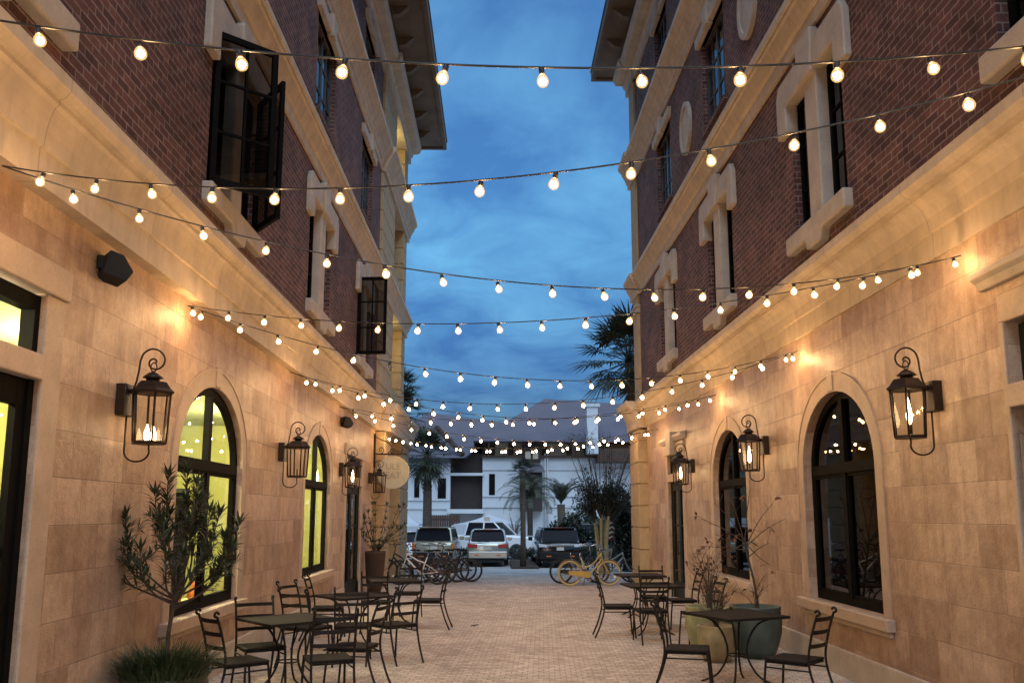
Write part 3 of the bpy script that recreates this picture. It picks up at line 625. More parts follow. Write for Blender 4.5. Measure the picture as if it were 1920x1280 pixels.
b.prism([(XR-0.0, 3.58), (XR-0.05, 3.58), (XR-0.08, 3.64), (XR-0.12, 3.67), (XR-0.12, 3.72), (XR, 3.75)], 'y', 4.5, 6.92); b.build('hood', 'trim', dR, 0.01)
b = MB(); b.prism([(XR, 3.38), (XR-0.06, 3.38), (XR-0.12, 3.46), (XR-0.12, 3.52), (XR, 3.55)], 'y', 18.35, 20.75); b.prism([(19.35, 3.10), (19.75, 3.10), (19.85, 3.60), (19.25, 3.60)], 'x', XR-0.16, XR-0.001); b.build('hood', 'trim', dR2, 0.012)
# interiors -------------------------------------------------------
def room(par, x0, x1, y0, y1, z0, z1, mt, name='interior_room'):
    b = MB(); x0, x1 = min(x0, x1), max(x0, x1)
    vs = [(x, y, z) for x in (x0, x1) for y in (y0, y1) for z in (z0, z1)]
    fs = [(0, 1, 3, 2), (4, 6, 7, 5), (0, 4, 5, 1), (2, 3, 7, 6), (0, 2, 6, 4), (1, 5, 7, 3)]
    keep = [f for i, f in enumerate(fs) if not ((i == 1 and par is bL) or (i == 0 and par is bR))]
    b.add(vs, keep); return b.build(name, mt, par)
room(bL, XL-0.145, XL-4.2, 2.5, 18.4, 0.0, 3.7, 'interior')
room(bR, XR+0.30, XR+5.0, 3.0, 18.2, 0.0, 3.7, 'darkroom')
room(bL, XL-0.145, XL-2.0, 18.6, 22.0, 0.0, 3.7, 'darkroom'); room(bR, XR+0.30, XR+3.0, 18.4, 22.0, 0.0, 3.7, 'darkroom')
for par, X, s in ((bL, XL, -1), (bR, XR, 1)):
    for z in (4.9, 8.5, 11.9): room(par, X+s*0.25, X+s*3, 2.0, 22.8, z, z+2.85, 'darkroom', 'dark_room')
for i, (x, y, w) in enumerate([(-4.3, 9.0, 'near the first arched window'), (-4.6, 12.2, 'between the two arched windows'), (-4.3, 15.6, 'by the second arched window'), (-4.4, 5.6, 'behind the glazed door')]):
    t = thing('ceiling_lamp', 'round glowing ceiling lamp inside the yellow room, '+w, 'lamp', (x, y, 3.15), 0, 'ceiling lamps of the yellow room')
    MB().sphere((0, 0, 0), 0.17, 14, 8, sz=0.8).build('globe', 'lamp', t)
    MB().tube([(0, 0, 0.12), (0, 0, 0.54)], 0.012).build('stem', 'black', t)
t = thing('table_lamp', 'small dim lamp glimpsed deep inside the dark arched window on the right', 'lamp', (6.6, 11.6, 0.75))
MB().lathe([(0.10, 0.30), (0.13, 0.30), (0.09, 0.46), (0.08, 0.46)], 12).build('shade', 'dimlamp', t); MB().lathe([(0.07, 0), (0.02, 0.04), (0.015, 0.30)], 10).build('base', 'black', t)
tag(MB().box(6.2, 7.2, 11.1, 12.1, 0.70, 0.748).box(6.6, 6.8, 11.5, 11.7, 0.0, 0.70).build('interior_table', 'darkwood'), 'dark table carrying the dim lamp inside the right building', 'table')
for i, (y, z, fl) in enumerate([(27.4, 13.4, 'top'), (27.4, 6.9, 'first')]):
    tag(MB().sphere((-3.75, y, z+0.2), 0.10 if i == 0 else 0.06, 10, 6).tube([(-3.75, y, z+0.28), (-3.75, y, z+0.55 if i == 0 else 7.85)], 0.01).build('balcony_lamp', 'loggialamp'), 'yellow lamp lighting the %s balcony of the left building' % fl, 'lamp')
b = MB(); b.box(-7.39, -3.36, 2.52, 18.38, 3.62, 3.66); b.build('interior_ceiling', 'ceilpaint', bL)
b = MB(); b.box(-7.39, -3.36, 2.52, 18.38, 0.005, 0.03); b.build('interior_floor', 'brownfence', bL)
def shelving(lab, x, y, w, h):
    t = thing('shelf_unit', lab, 'shelves', (x, y, 0.03), 0, 'shelf units in the yellow room'); m = MB()
    for yy in (0, w-0.04): m.box(0, 0.35, yy, yy+0.04, 0, h)
    for k in range(6): m.box(0.004, 0.346, 0.04, w-0.04, h*k/5.2, h*k/5.2+0.03)
    m.box(-0.02, -0.001, 0.0, w, 0, h); m.build('carcass', 'pot_teal', t); r_ = random.Random(int(y*10))
    for k in range(14):
        q = r_.randrange(0, 5); c_ = MB().lathe([(0.05, 0), (0.07, 0.06), (0.05, 0.14), (0.03, 0.2)], 10, (0.17, r_.uniform(0.12, w-0.12), h*q/5.2+0.031)); c_.build('jar', r_.choice(['cream', 'orange', 'whitepaint', 'pot_yellow']), t)
shelving('tall green shelf unit of jars seen through the nearer lit window', -7.2, 13.6, 1.6, 2.5)
shelving('second green shelf unit of jars, seen through the farther lit window', -6.6, 17.0, 1.2, 2.3)
# things standing in the left windows
tag(MB().box(-3.44, -3.41, 9.30, 10.02, 0.99, 1.99).build('display_board', 'black', bevel=0.004), 'tall black board standing inside the nearer lit arched window', 'board')
tag(MB().box(-3.8, -3.36, 8.9, 11.2, 0.40, 0.80).build('window_shelf', 'interior'), 'low shelf inside the nearer lit window', 'shelf')
tag(MB().box(-3.8, -3.36, 15.0, 17.3, 0.40, 0.80).build('window_shelf', 'interior'), 'low shelf inside the farther lit window', 'shelf')
for i, (x, y, h, lab) in enumerate([(-3.5, 10.62, 0.24, 'short orange vase behind the right pane of the nearer lit window'), (-3.5, 9.0, 0.2, 'small orange vase beside the black board in the nearer lit window'), (-3.5, 15.25, 0.34, 'orange vase low in the left pane of the farther lit window'), (-3.65, 10.45, 0.55, 'tall pale orange vase in the nearer lit window'), (-3.62, 15.42, 0.62, 'tall orange bottle vase in the farther lit window')]):
    tag(MB().lathe([(0.05, 0), (0.085, h*0.25), (0.08, h*0.5), (0.035, h*0.8), (0.05, h)], 14, (x, y, 0.80)).build('vase', 'orange'), lab, 'vase', 'vases in the lit windows')

# ------------------------------------------------------------------ wall lanterns
def make_lantern(flame):
    """local +X points away from the wall, plate centre at origin"""
    t = thing('wall_lantern', '', 'lantern')
    MB().box(0, 0.085, -0.105, 0.105, -0.135, 0.135).box(0.085, 0.11, -0.03, 0.03, 0.07, 0.10).build('backplate', 'lantern', t, 0.008)
    bx = 0.265; zb, zt = -0.36, 0.065
    hexr = lambda r, z, a0=0: [(bx+r*math.cos(pi/3*k+a0), r*math.sin(pi/3*k+a0), z) for k in range(6)]
    A, B = hexr(0.140, zb), hexr(0.160, zt); f = MB()
    for p, q in zip(A, B): f.tube([p, q], 0.0105, 4)
    f.tube(A, 0.013, 4, close=True); f.tube(B, 0.012, 4, close=True); f.lathe([(0.146, 0), (0.146, 0.012)], 6, (bx, 0, zb-0.014), smooth=False)
    f.build('cage', 'lantern', t)
    g = MB(); a, b2 = hexr(0.136, zb+0.01), hexr(0.156, zt-0.01)
    for k in range(6): j = (k+1) % 6; g.quad(a[k], a[j], b2[j], b2[k])
    g.build('glass', 'lampglass', t)
    r = MB(); r.lathe([(0.186, zt-0.006), (0.190, zt+0.008), (0.158, zt+0.035), (0.118, zt+0.092), (0.070, zt+0.100)], 6, (bx, 0, 0), smooth=False)
    r.lathe([(0.056, zt+0.095), (0.056, zt+0.122), (0.088, zt+0.128), (0.068, zt+0.148), (0.040, zt+0.170), (0.014, zt+0.182), (0.010, zt+0.190)], 12, (bx, 0, 0))
    r.build('roof', 'lantern', t)
    MB().tube([(bx+0.026*math.cos(2*pi*k/14), 0, zt+0.222+0.040*math.sin(2*pi*k/14)) for k in range(14)], 0.006, 5, close=True).build('ring', 'lantern', t)
    pts = [(0.10, 0, 0.08), (0.125, 0, 0.16), (0.142, 0, 0.26)]
    pts += [tuple(p) for p in bez([(0.148, 0, 0.34), (0.172, 0, 0.405), (0.235, 0, 0.445), (0.305, 0, 0.430), (0.352, 0, 0.375), (0.350, 0, 0.315), (0.312, 0, 0.275), (0.262, 0, 0.272), (0.228, 0, 0.300), (0.228, 0, 0.340), (0.258, 0, 0.360), (0.284, 0, 0.345), (0.284, 0, 0.325)], 5)]
    MB().tube(pts, [0.0085]*len(pts), 6).build('scroll_arm', 'lantern', t)
    lo = [(bx, 0, zb), (bx, 0, zb-0.05)]
    for k in range(13): a = -k*pi/12; lo.append((0.165+0.105*math.cos(a), 0, zb-0.075+0.085*math.sin(a)))
    lo += [(0.060, 0, -0.3), (0.060, 0, -0.13)]
    MB().tube(lo, 0.0085, 6).build('tail_loop', 'lantern', t)
    bn = MB(); bn.tube([(bx, 0, zb), (bx, 0, zb+0.11)], 0.010, 6); bn.lathe([(0.035, 0), (0.03, 0.012), (0.012, 0.02)], 8, (bx, 0, zb)); bn.tube([(bx, -0.02, zb+0.085), (bx, 0.02, zb+0.085)], 0.006, 5)
    bn.build('burner', 'lantern', t)
    if flame:
        fl = MB(); fl.lathe([(0.010, 0), (0.022, 0.03), (0.026, 0.075), (0.020, 0.13), (0.010, 0.19), (0.002, 0.235)], 10, (bx, 0, zb+0.115))
        fl.build('flame', 'flame', t)
    return t
lit = make_lantern(True); unlit = make_lantern(False)
lit['group'] = 'gas lanterns on the stone walls'; unlit['group'] = 'gas lanterns on the stone walls'
L_R = [(7.80, 'lantern with a tall flame on the right wall, nearest the viewer'), (12.85, 'lit lantern on the right wall between the two dark arched windows'), (17.7, 'lit lantern on the right wall beside the far door')]
zL = 2.72
for i, (y, lab) in enumerate(L_R):
    if i == 0: lit.location = (XR, y, 2.845); lit.rotation_euler = (0, 0, pi); lit['label'] = lab
    else: dup(lit, (XR, y, 2.80 if i == 1 else 2.765), pi, lab)
L_L = [(7.55, 0, 'large lantern with glowing reflection lobes between the near door and the nearer glowing window'), (13.2, 0, 'unlit lantern on the left wall between the two glowing arched windows'), (18.3, 1, 'lit lantern on the left wall beside the far dark door'), (22.5, 0, 'unlit lantern under the round hanging sign')]
first = True
for y, l, lab in L_L:
    if l: dup(lit, (XL, y, zL), 0, lab)
    elif first: unlit.location = (XL, y, 2.764); unlit['label'] = lab; first = False
    else: dup(unlit, (XL, y, zL), 0, lab)
# two glowing lobes stand in for pane reflections in the nearest left lantern
fl = MB()
for dy in (-0.07, 0.07): fl.lathe([(0.012, 0), (0.026, 0.025), (0.024, 0.06), (0.012, 0.10), (0.002, 0.135)], 10, (0.27, dy, -0.345))
fl.build('flame', 'flame', unlit)

# ------------------------------------------------------------------ loudspeakers
def speaker(loc, rz, sc, lab):
    t = thing('loudspeaker', lab, 'speaker', loc, rz, 'wall loudspeakers')
    b = MB(); b.prism([(0.06, -0.13), (0.30, -0.13), (0.34, 0.0), (0.20, 0.13), (0.06, 0.13)], 'y', -0.16, 0.16)
    b.xf(Matrix.Rotation(R(14), 4, 'Y') @ Matrix.Diagonal((sc, sc, sc, 1))).build('cabinet', 'black', t, 0.012)
    MB().box(-0.0, 0.10, -0.04, 0.04, -0.05, 0.05).build('bracket', 'black', t)
    return t
speaker((XL, 6.92, 3.80), R(38), 0.78, 'black loudspeaker under the left cornice above the near door')
speaker((XL, 18.2, 3.72), R(30), 0.75, 'black loudspeaker under the left cornice above the far lanterns')

# ------------------------------------------------------------------ hanging round sign
t = thing('hanging_sign', 'round cream sign hanging from a scrolled iron bracket on the left wall', 'sign', (XL, 23.25, 0))
b = MB(); b.box(-0.0, 0.05, -0.04, 0.04, 3.02, 3.90); b.box(0.05, 0.88, -0.015, 0.015, 3.355, 3.39)
b.tube(bez([(0.05, 0, 3.82), (0.22, 0, 3.74), (0.40, 0, 3.66), (0.58, 0, 3.50), (0.72, 0, 3.39)], 8), 0.013, 6)
def curl(cx, cz, r0, a0, turns, sgn): return [(cx+r0*(1-k/22)*math.cos(a0+sgn*k*turns*2*pi/20), 0, cz+r0*(1-k/22)*math.sin(a0+sgn*k*turns*2*pi/20)) for k in range(21)]
b.tube(curl(0.19, 3.48, 0.09, R(-90), 1.4, 1), 0.011, 6); b.tube(curl(0.50, 3.46, 0.07, R(-90), 1.4, -1), 0.011, 6); b.tube(curl(0.76, 3.46, 0.065, R(-90), 1.4, 1), 0.011, 6)
b.tube(bez([(0.36, 0, 3.39), (0.43, 0, 3.44), (0.50, 0, 3.39), (0.57, 0, 3.44), (0.64, 0, 3.39)], 6), 0.010, 6)
b.build('bracket', 'iron', t)
for x in (0.38, 0.68): pass
MB().tube([(0.40, 0, 3.36), (0.40, 0, 3.27)], 0.008).tube([(0.64, 0, 3.36), (0.64, 0, 3.27)], 0.008).build('hanger', 'iron', t)
dsc = MB(); pts = [(0.52+0.425*math.cos(2*pi*k/40), 2.90+0.425*math.sin(2*pi*k/40)) for k in range(40)]; inn = [(0.52+0.39*math.cos(2*pi*k/40), 2.90+0.39*math.sin(2*pi*k/40)) for k in range(40)]
dsc.prism(pts, 'y', -0.02, 0.02)
for yy in (-0.032, 0.0205):
    n = 40
    for k in range(n):
        j = (k+1) % n
        dsc.add([(pts[k][0], yy, pts[k][1]), (pts[j][0], yy, pts[j][1]), (inn[j][0], yy, inn[j][1]), (inn[k][0], yy, inn[k][1]), (pts[k][0], yy+0.0115, pts[k][1]), (pts[j][0], yy+0.0115, pts[j][1]), (inn[j][0], yy+0.0115, inn[j][1]), (inn[k][0], yy+0.0115, inn[k][1])], [(0, 1, 2, 3), (4, 5, 6, 7), (0, 1, 5, 4), (3, 2, 6, 7)])
disc = dsc.build('disc', 'sign', t)
def text_mesh(name, body, size, mt, parent, loc, rot, depth=0.006):
    cu = bpy.data.curves.new(name, 'FONT'); cu.body = body; cu.size = size; cu.extrude = depth; cu.align_x = 'CENTER'; cu.align_y = 'CENTER'
    o = bpy.data.objects.new(name+'_tmp', cu); COL.objects.link(o)
    dg = bpy.context.evaluated_depsgraph_get(); me = bpy.data.meshes.new_from_object(o.evaluated_get(dg)); bpy.data.objects.remove(o)
    me.materials.clear(); me.materials.append(M[mt]); q = bpy.data.objects.new(name, me); COL.objects.link(q); q.parent = parent; q.location = loc; q.rotation_euler = rot
    return q
text_mesh('lettering', 'ULE\nEAT', 0.23, 'signtext', disc, (0.52, -0.024, 2.93), (R(90), 0, 0))

# ------------------------------------------------------------------ festoon strings
bulb_me = None; sock_me = None
def make_protos():
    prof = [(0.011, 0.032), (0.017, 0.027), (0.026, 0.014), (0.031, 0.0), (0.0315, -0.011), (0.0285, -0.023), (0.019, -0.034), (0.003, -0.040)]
    b = MB(); b.lathe(prof, 12, mi=1); b.sphere((0, 0, -0.007), 0.0205, 8, 6, 0); o = b.build('bulb', ['bulb', 'glowshell'])
    b = MB(); b.lathe(prof, 12)
    k = MB(); k.lathe([(0.010, 0.066), (0.015, 0.062), (0.0155, 0.036), (0.013, 0.030)], 8); s = k.build('socket', 'wire')
    c = b.build('bulb', 'clearbulb')
    r = o.data, s.data, c.data
    for x in (o, s, c): bpy.data.objects.remove(x)
    return r
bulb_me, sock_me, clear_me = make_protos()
def string_light(a, b, sag, label, spacing=0.40, first=0.25, dead=(), sc=1.0):
    a, b = Vector(a), Vector(b)
    t = thing('string_light', label, 'string lights', a, 0, 'festoon strings across the lane')
    f = lambda u: (b-a)*u+Vector((0, 0, -4*sag*u*(1-u)))
    n = 60; pts = [f(k/n) for k in range(n+1)]
    MB().tube(pts, 0.005, 5).build('cable', 'wire', t)
    L = [0.0]
    for p, q in zip(pts, pts[1:]): L.append(L[-1]+(q-p).length)
    d = first; k = 0
    while d < L[-1]-0.08:
        i = max(j for j in range(n) if L[j] <= d); u = (i+(d-L[i])/(L[i+1]-L[i]))/n
        p = f(u)
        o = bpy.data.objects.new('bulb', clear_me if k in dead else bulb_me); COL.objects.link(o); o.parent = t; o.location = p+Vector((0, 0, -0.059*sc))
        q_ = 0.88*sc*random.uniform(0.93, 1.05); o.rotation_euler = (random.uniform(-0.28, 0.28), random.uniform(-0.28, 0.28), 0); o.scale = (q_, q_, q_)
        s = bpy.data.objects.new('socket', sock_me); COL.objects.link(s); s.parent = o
        d += spacing; k += 1
    # wall hook
    return t
L1, R1 = (-3.06, 5.26, 3.93), (3.90, 7.12, 3.95)
L2, R2 = (-3.13, 8.80, 3.89), (3.90, 11.2, 3.89)
L3, R3 = (-3.06, 13.0, 3.89), (3.87, 15.4, 3.89)
L4, R4 = (-3.06, 17.2, 3.88), (3.87, 21.0, 3.83)
L5, R5 = (-2.90, 23.2, 3.86), (3.68, 23.3, 3.84)
STR = [  # bulb scale grows with distance, putting lens bloom into their size
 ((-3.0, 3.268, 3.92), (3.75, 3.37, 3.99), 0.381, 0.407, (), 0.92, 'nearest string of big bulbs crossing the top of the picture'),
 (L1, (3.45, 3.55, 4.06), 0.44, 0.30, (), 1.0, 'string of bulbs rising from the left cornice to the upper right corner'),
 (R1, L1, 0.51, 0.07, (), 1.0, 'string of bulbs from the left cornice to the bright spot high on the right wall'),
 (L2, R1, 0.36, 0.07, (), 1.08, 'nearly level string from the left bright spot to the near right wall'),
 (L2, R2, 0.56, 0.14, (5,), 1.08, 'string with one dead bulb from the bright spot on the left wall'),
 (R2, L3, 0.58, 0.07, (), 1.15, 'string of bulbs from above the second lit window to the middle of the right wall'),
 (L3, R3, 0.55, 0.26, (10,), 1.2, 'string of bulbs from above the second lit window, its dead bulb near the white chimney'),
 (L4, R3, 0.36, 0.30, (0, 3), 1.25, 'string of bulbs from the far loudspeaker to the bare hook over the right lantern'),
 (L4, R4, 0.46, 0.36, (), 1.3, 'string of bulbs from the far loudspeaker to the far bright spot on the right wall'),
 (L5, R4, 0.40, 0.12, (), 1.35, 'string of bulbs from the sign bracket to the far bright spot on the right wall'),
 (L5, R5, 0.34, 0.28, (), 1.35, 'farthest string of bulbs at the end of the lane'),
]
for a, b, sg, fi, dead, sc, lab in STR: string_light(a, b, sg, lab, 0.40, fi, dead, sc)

# ------------------------------------------------------------------ cafe chairs and tables
def make_chair():
    t = thing('cafe_chair', '', 'chair', group='wrought iron cafe chairs')
    MB().box(-0.215, 0.215, -0.20, 0.22, 0.435, 0.462).build('seat', 'iron_mesh', t, 0.012)
    ap = MB(); ap.tube([(-0.195, -0.19, 0.425), (-0.195, 0.20, 0.425), (0.195, 0.20, 0.425), (0.195, -0.19, 0.425)], 0.010, 5, close=True); ap.build('seat_rail', 'iron', t)
    for s in (-1, 1):
        pts = bez([(s*0.20, -0.36, 0.0), (s*0.20, -0.275, 0.20), (s*0.20, -0.215, 0.44), (s*0.20, -0.245, 0.66), (s*0.20, -0.315, 0.885)], 6)
        pts += [Vector((s*0.20, -0.315-0.020*math.sin(a)-0.006, 0.885+0.022-0.022*math.cos(a))) for a in [pi*k/6 for k in range(1, 10)]]
        MB().tube(pts, 0.0125, 6).build('leg', 'iron', t)
        MB().tube(bez([(s*0.20, 0.205, 0.44), (s*0.205, 0.225, 0.25), (s*0.21, 0.245, 0.0)], 6), 0.0125, 6).build('leg', 'iron', t)
    for z, y in ((0.60, -0.236), (0.725, -0.265), (0.845, -0.302)):
        MB().bar(bez([(-0.20, y, z), (-0.10, y-0.028, z), (0, y-0.037, z), (0.10, y-0.028, z), (0.20, y, z)], 4), 0.007, 0.036).build('slat', 'iron', t)
    st = MB()
    for s in (-1, 1): st.tube([(s*0.203, -0.225, 0.375), (s*0.203, 0.212, 0.375)], 0.008, 5)
    st.build('stretcher', 'iron', t)
    return t
chair = make_chair(); used = False
CH = [
 (-2.42, 8.68, -48.7, 'chair beside the grassy pot in the left foreground'),
 (-2.46, 9.64, -150.6, 'chair with its back to the left wall under the lit window'),
 (-1.60, 8.83, 21, 'chair, back to the viewer, at the nearest left table'),
 (-1.48, 9.62, 78, 'chair tucked in at the lane side of the nearest left table'),
 (-2.30, 11.25, -26, 'chair between the nearest and the middle left tables, against the wall'),
 (-2.52, 12.15, -113, 'chair at the wall end of the middle left table'),
 (-1.28, 11.50, 42, 'chair standing out into the lane at the middle left table'),
 (-1.78, 11.42, 4, 'chair seen from behind at the near side of the middle left table'),
 (-2.50, 13.55, -88, 'chair against the left wall below the second lit window'),
 (-1.90, 14.45, 3, 'chair seen from behind at the near side of the far left table'),
 (-1.08, 14.75, 86, 'chair on the lane side of the far left table'),
 (-1.55, 16.05, 176, 'chair on the far side of the far left table'),
 (1.84, 13.75, -91, 'chair in side view on the lane side of the middle right table'),
 (2.24, 13.15, 3, 'chair seen from behind at the near side of the middle right table'),
 (2.66, 15.30, 177, 'chair facing the viewer between the middle and far right tables'),
 (3.02, 14.70, 92, 'chair at the wall side of the middle right table'),
 (2.86, 12.72, 97, 'chair behind the glazed pots near the right wall'),
 (1.97, 9.40, -105, 'chair at the left of the nearest right table, out in the lane'),
 (2.86, 8.72, 48, 'chair between the nearest right table and the right wall'),
]
for x, y, rz, lab in CH:
    lab = 'black iron ladder-back '+lab
    if not used: chair.location = (x, y, 0); chair.rotation_euler = (0, 0, R(rz)); chair['label'] = lab; used = True
    else: dup(chair, (x, y, 0), R(rz), lab)
def make_table():
    t = thing('cafe_table', '', 'table', group='square iron cafe tables'); a = 0.40
    MB().box(-a, a, -a, a, 0.715, 0.73).box(-a-0.006, a+0.006, -a-0.006, -a+0.02, 0.705, 0.732).box(-a-0.006, a+0.006, a-0.02, a+0.006, 0.705, 0.732).box(-a-0.006, -a+0.02, -a+0.02, a-0.02, 0.705, 0.732).box(a-0.02, a+0.006, -a+0.02, a-0.02, 0.705, 0.732).build('tabletop', 'iron_mesh', t)
    for k in range(4):
        c, s = math.cos(pi/2*k+pi/4), math.sin(pi/2*k+pi/4)
        pts = bez([(c*0.43, s*0.43, 0.712), (c*0.24, s*0.24, 0.64), (c*0.125, s*0.125, 0.46), (c*0.11, s*0.11, 0.28), (c*0.22, s*0.22, 0.09), (c*0.40, s*0.40, 0.0)], 7)
        MB().tube(pts, 0.012, 6).build('leg', 'iron', t)
    MB().tube([(0.112*math.cos(2*pi*k/16), 0.112*math.sin(2*pi*k/16), 0.30) for k in range(16)], 0.008, 5, close=True).tube([(-0.3, -0.3, 0.703), (0.3, 0.3, 0.703)], 0.008, 5).tube([(-0.3, 0.3, 0.702), (0.3, -0.3, 0.702)], 0.008, 5).build('leg_ring', 'iron', t)
    return t
tab = make_table(); used = False
for x, y, rz, lab in [(-2.16, 9.62, 40, 'nearest table on the left, below the nearer lit window'), (-1.93, 12.35, 38, 'middle table on the left, crowded with chairs'), (-1.70, 15.25, 12, 'far table on the left, before the second lit window'),
                      (2.63, 9.95, 22, 'nearest table on the right, in front of the glazed pots'), (2.42, 14.10, 4, 'middle table on the right'), (2.62, 16.45, 3, 'far table on the right, before the far door')]:
    lab = 'square black iron cafe table, '+lab
    if not used: tab.location = (x, y, 0); tab.rotation_euler = (0, 0, R(rz)); tab['label'] = lab; used = True
    else: dup(tab, (x, y, 0), R(rz), lab)

# ------------------------------------------------------------------ plants
def leaf(mb, p, d, L, w, mi=0, droop=0.0, up=None):
    d = d.normalized(); sd = d.cross(Vector((0, 0, 1)) if up is None else up)
    sd = sd.normalized() if sd.length > 1e-4 else Vector((1, 0, 0))
    nm = sd.cross(d)
    a = p; m1 = p+d*(L*0.45)+nm*(L*0.03); e = p+d*L-Vector((0, 0, droop*L))
    mb.add([a, m1+sd*w, e, m1-sd*w, m1+nm*(w*0.35)], [(0, 1, 4), (1, 2, 4), (2, 3, 4), (3, 0, 4)], mi)
def rvec(r=random): 
    z = r.uniform(-1, 1); a = r.uniform(0, 2*pi); q = math.sqrt(1-z*z); return Vector((q*math.cos(a), q*math.sin(a), z))
def whorled(mb, path, L, w, step, rnd, start=0.25):
    P = path; n = len(P)
    for i in range(int(n*start), n, step):
        d = (P[min(i+1, n-1)]-P[max(i-1, 0)]).normalized()
        for k in range(4):
            a = rnd.uniform(0, 2*pi); o = d.orthogonal().normalized(); o = (Matrix.Rotation(a, 3, d) @ o)
            leaf(mb, P[i], d*rnd.uniform(0.5, 1.0)+o*rnd.uniform(0.6, 1.0), L*rnd.uniform(0.7, 1.15), w, 0, rnd.uniform(0, 0.25))
    for k in range(7):
        o = Matrix.Rotation(k*0.9, 3, d) @ d.orthogonal().normalized(); leaf(mb, P[-1], d+o*0.6, L, w, 0)
def pot_mesh(h, r, lip=0.03): return [(r*0.62, 0), (r*0.80, h*0.18), (r*0.97, h*0.5), (r, h*0.75), (r*0.94, h*0.92), (r*0.98, h*0.97), (r*0.98, h), (r*0.86, h), (r*0.84, h*0.90)]
rnd = random.Random(11)
t = thing('potted_shrub', 'oleander with a bare stem over spiky grass in a dark pot in the left foreground', 'plant', (-2.80, 7.85, 0))
MB().lathe(pot_mesh(0.47, 0.37), 24).build('pot', 'pot_dark', t); MB().lathe([(0.31, 0.41), (0.30, 0.425)], 20).build('soil', 'soil', t)
st = MB(); lv = MB()
trunk = bez([(0.02, 0.02, 0.40), (0.0, 0.03, 0.75), (0.04, 0.0, 1.02), (0.06, 0.0, 1.16)], 6); st.tube(trunk, [0.022-0.009*i/len(trunk) for i in range(len(trunk))], 7)
for (dx_, dy_, z1, bend) in [(-0.62, 0.0, 1.52, 1), (-0.50, 0.10, 1.66, 1), (-0.40, -0.08, 1.78, 1), (-0.30, 0.12, 1.98, 0), (-0.14, 0.06, 2.14, 0), (0.02, 0.0, 2.18, 0), (0.14, 0.05, 2.06, 0), (0.26, -0.12, 1.82, 1), (0.30, 0.12, 1.80, 1), (0.40, 0.05, 1.60, 1), (0.44, 0.14, 1.72, 1), (0.05, 0.3, 1.85, 0), (0.0, -0.3, 1.75, 1), (0.2, -0.2, 1.92, 0), (-0.16, 0.22, 1.80, 0), (-0.30, -0.16, 1.5, 1), (0.30, 0.28, 1.55, 1)]:
    z0 = rnd.uniform(1.0, 1.14); j = lambda q: rnd.uniform(-q, q)
    p = bez([(0.05, 0, z0), (0.05+dx_*0.45+j(.05), dy_*0.5+j(.05), z0+(z1-z0)*(0.18 if bend else 0.4)), (0.05+dx_*0.85+j(.05), dy_*0.9+j(.05), z0+(z1-z0)*(0.5 if bend else 0.72)), (0.05+dx_+j(.04), dy_, z1)], 8)
    st.tube(p, [0.011-0.007*i/len(p) for i in range(len(p))], 5); whorled(lv, p, 0.14, 0.0125, 1, rnd, 0.42)
    for _ in range(2):
        k_ = rnd.randrange(9, 20); q = p[k_]; e = q+Vector((j(.22), j(.2), rnd.uniform(0.08, 0.30))); sp = bez([q, (q+e)/2+Vector((j(.03), j(.03), -0.02)), e], 6)
        st.tube(sp, [0.006-0.003*i/len(sp) for i in range(len(sp))], 4); whorled(lv, sp, 0.12, 0.010, 2, rnd, 0.5)
st.build('trunk', 'bark', t); lv.build('foliage', 'leaf', t)
gr = MB()
for k in range(1500):
    a = rnd.uniform(0, 2*pi); rr = 0.34*math.sqrt(rnd.random()); p = Vector((rr*math.cos(a), rr*math.sin(a), 0.42)); tilt = rnd.uniform(0.1, 1.0)*(0.4+rr*2.0)
    d = Vector((math.cos(a)*tilt+rnd.uniform(-.3, .3), math.sin(a)*tilt+rnd.uniform(-.3, .3), 1.0)).normalized(); L = rnd.uniform(0.18, 0.40); sd = d.cross(Vector((0, 0, 1))).normalized()*0.0045
    m1 = p+d*L*0.55; e = p+d*L+Vector((math.cos(a)*0.06, math.sin(a)*0.06, -0.05))
    gr.add([p-sd, p+sd, m1+sd, m1-sd, e], [(0, 1, 2, 3), (3, 2, 4)])
gr.build('grass', 'grass', t)
# shrub by the far left door
t = thing('potted_shrub', 'sparse shrub in a tall dark planter beside the far left door', 'plant', (-2.88, 21.6, 0))
MB().lathe([(0.15, 0), (0.20, 0.2), (0.23, 0.6), (0.25, 0.9), (0.25, 0.95), (0.21, 0.95), (0.20, 0.85)], 18).build('pot', 'brownfence', t)
st = MB(); lv = MB()
for k in range(26):
    a = rnd.uniform(0, 2*pi); ro = rnd.uniform(0.2, 0.75); zt = rnd.uniform(1.15, 2.05)
    p = bez([(0, 0, 0.85), (0.35*ro*math.cos(a), 0.35*ro*math.sin(a), 1.15), (ro*math.cos(a), ro*math.sin(a)*0.7, zt)], 8)
    for q in p: q.x = max(q.x, -0.29)
    st.tube(p, 0.006, 4); whorled(lv, p, 0.14, 0.014, 3, rnd, 0.35)
st.build('stem', 'bark', t); lv.build('foliage', 'leaf', t)
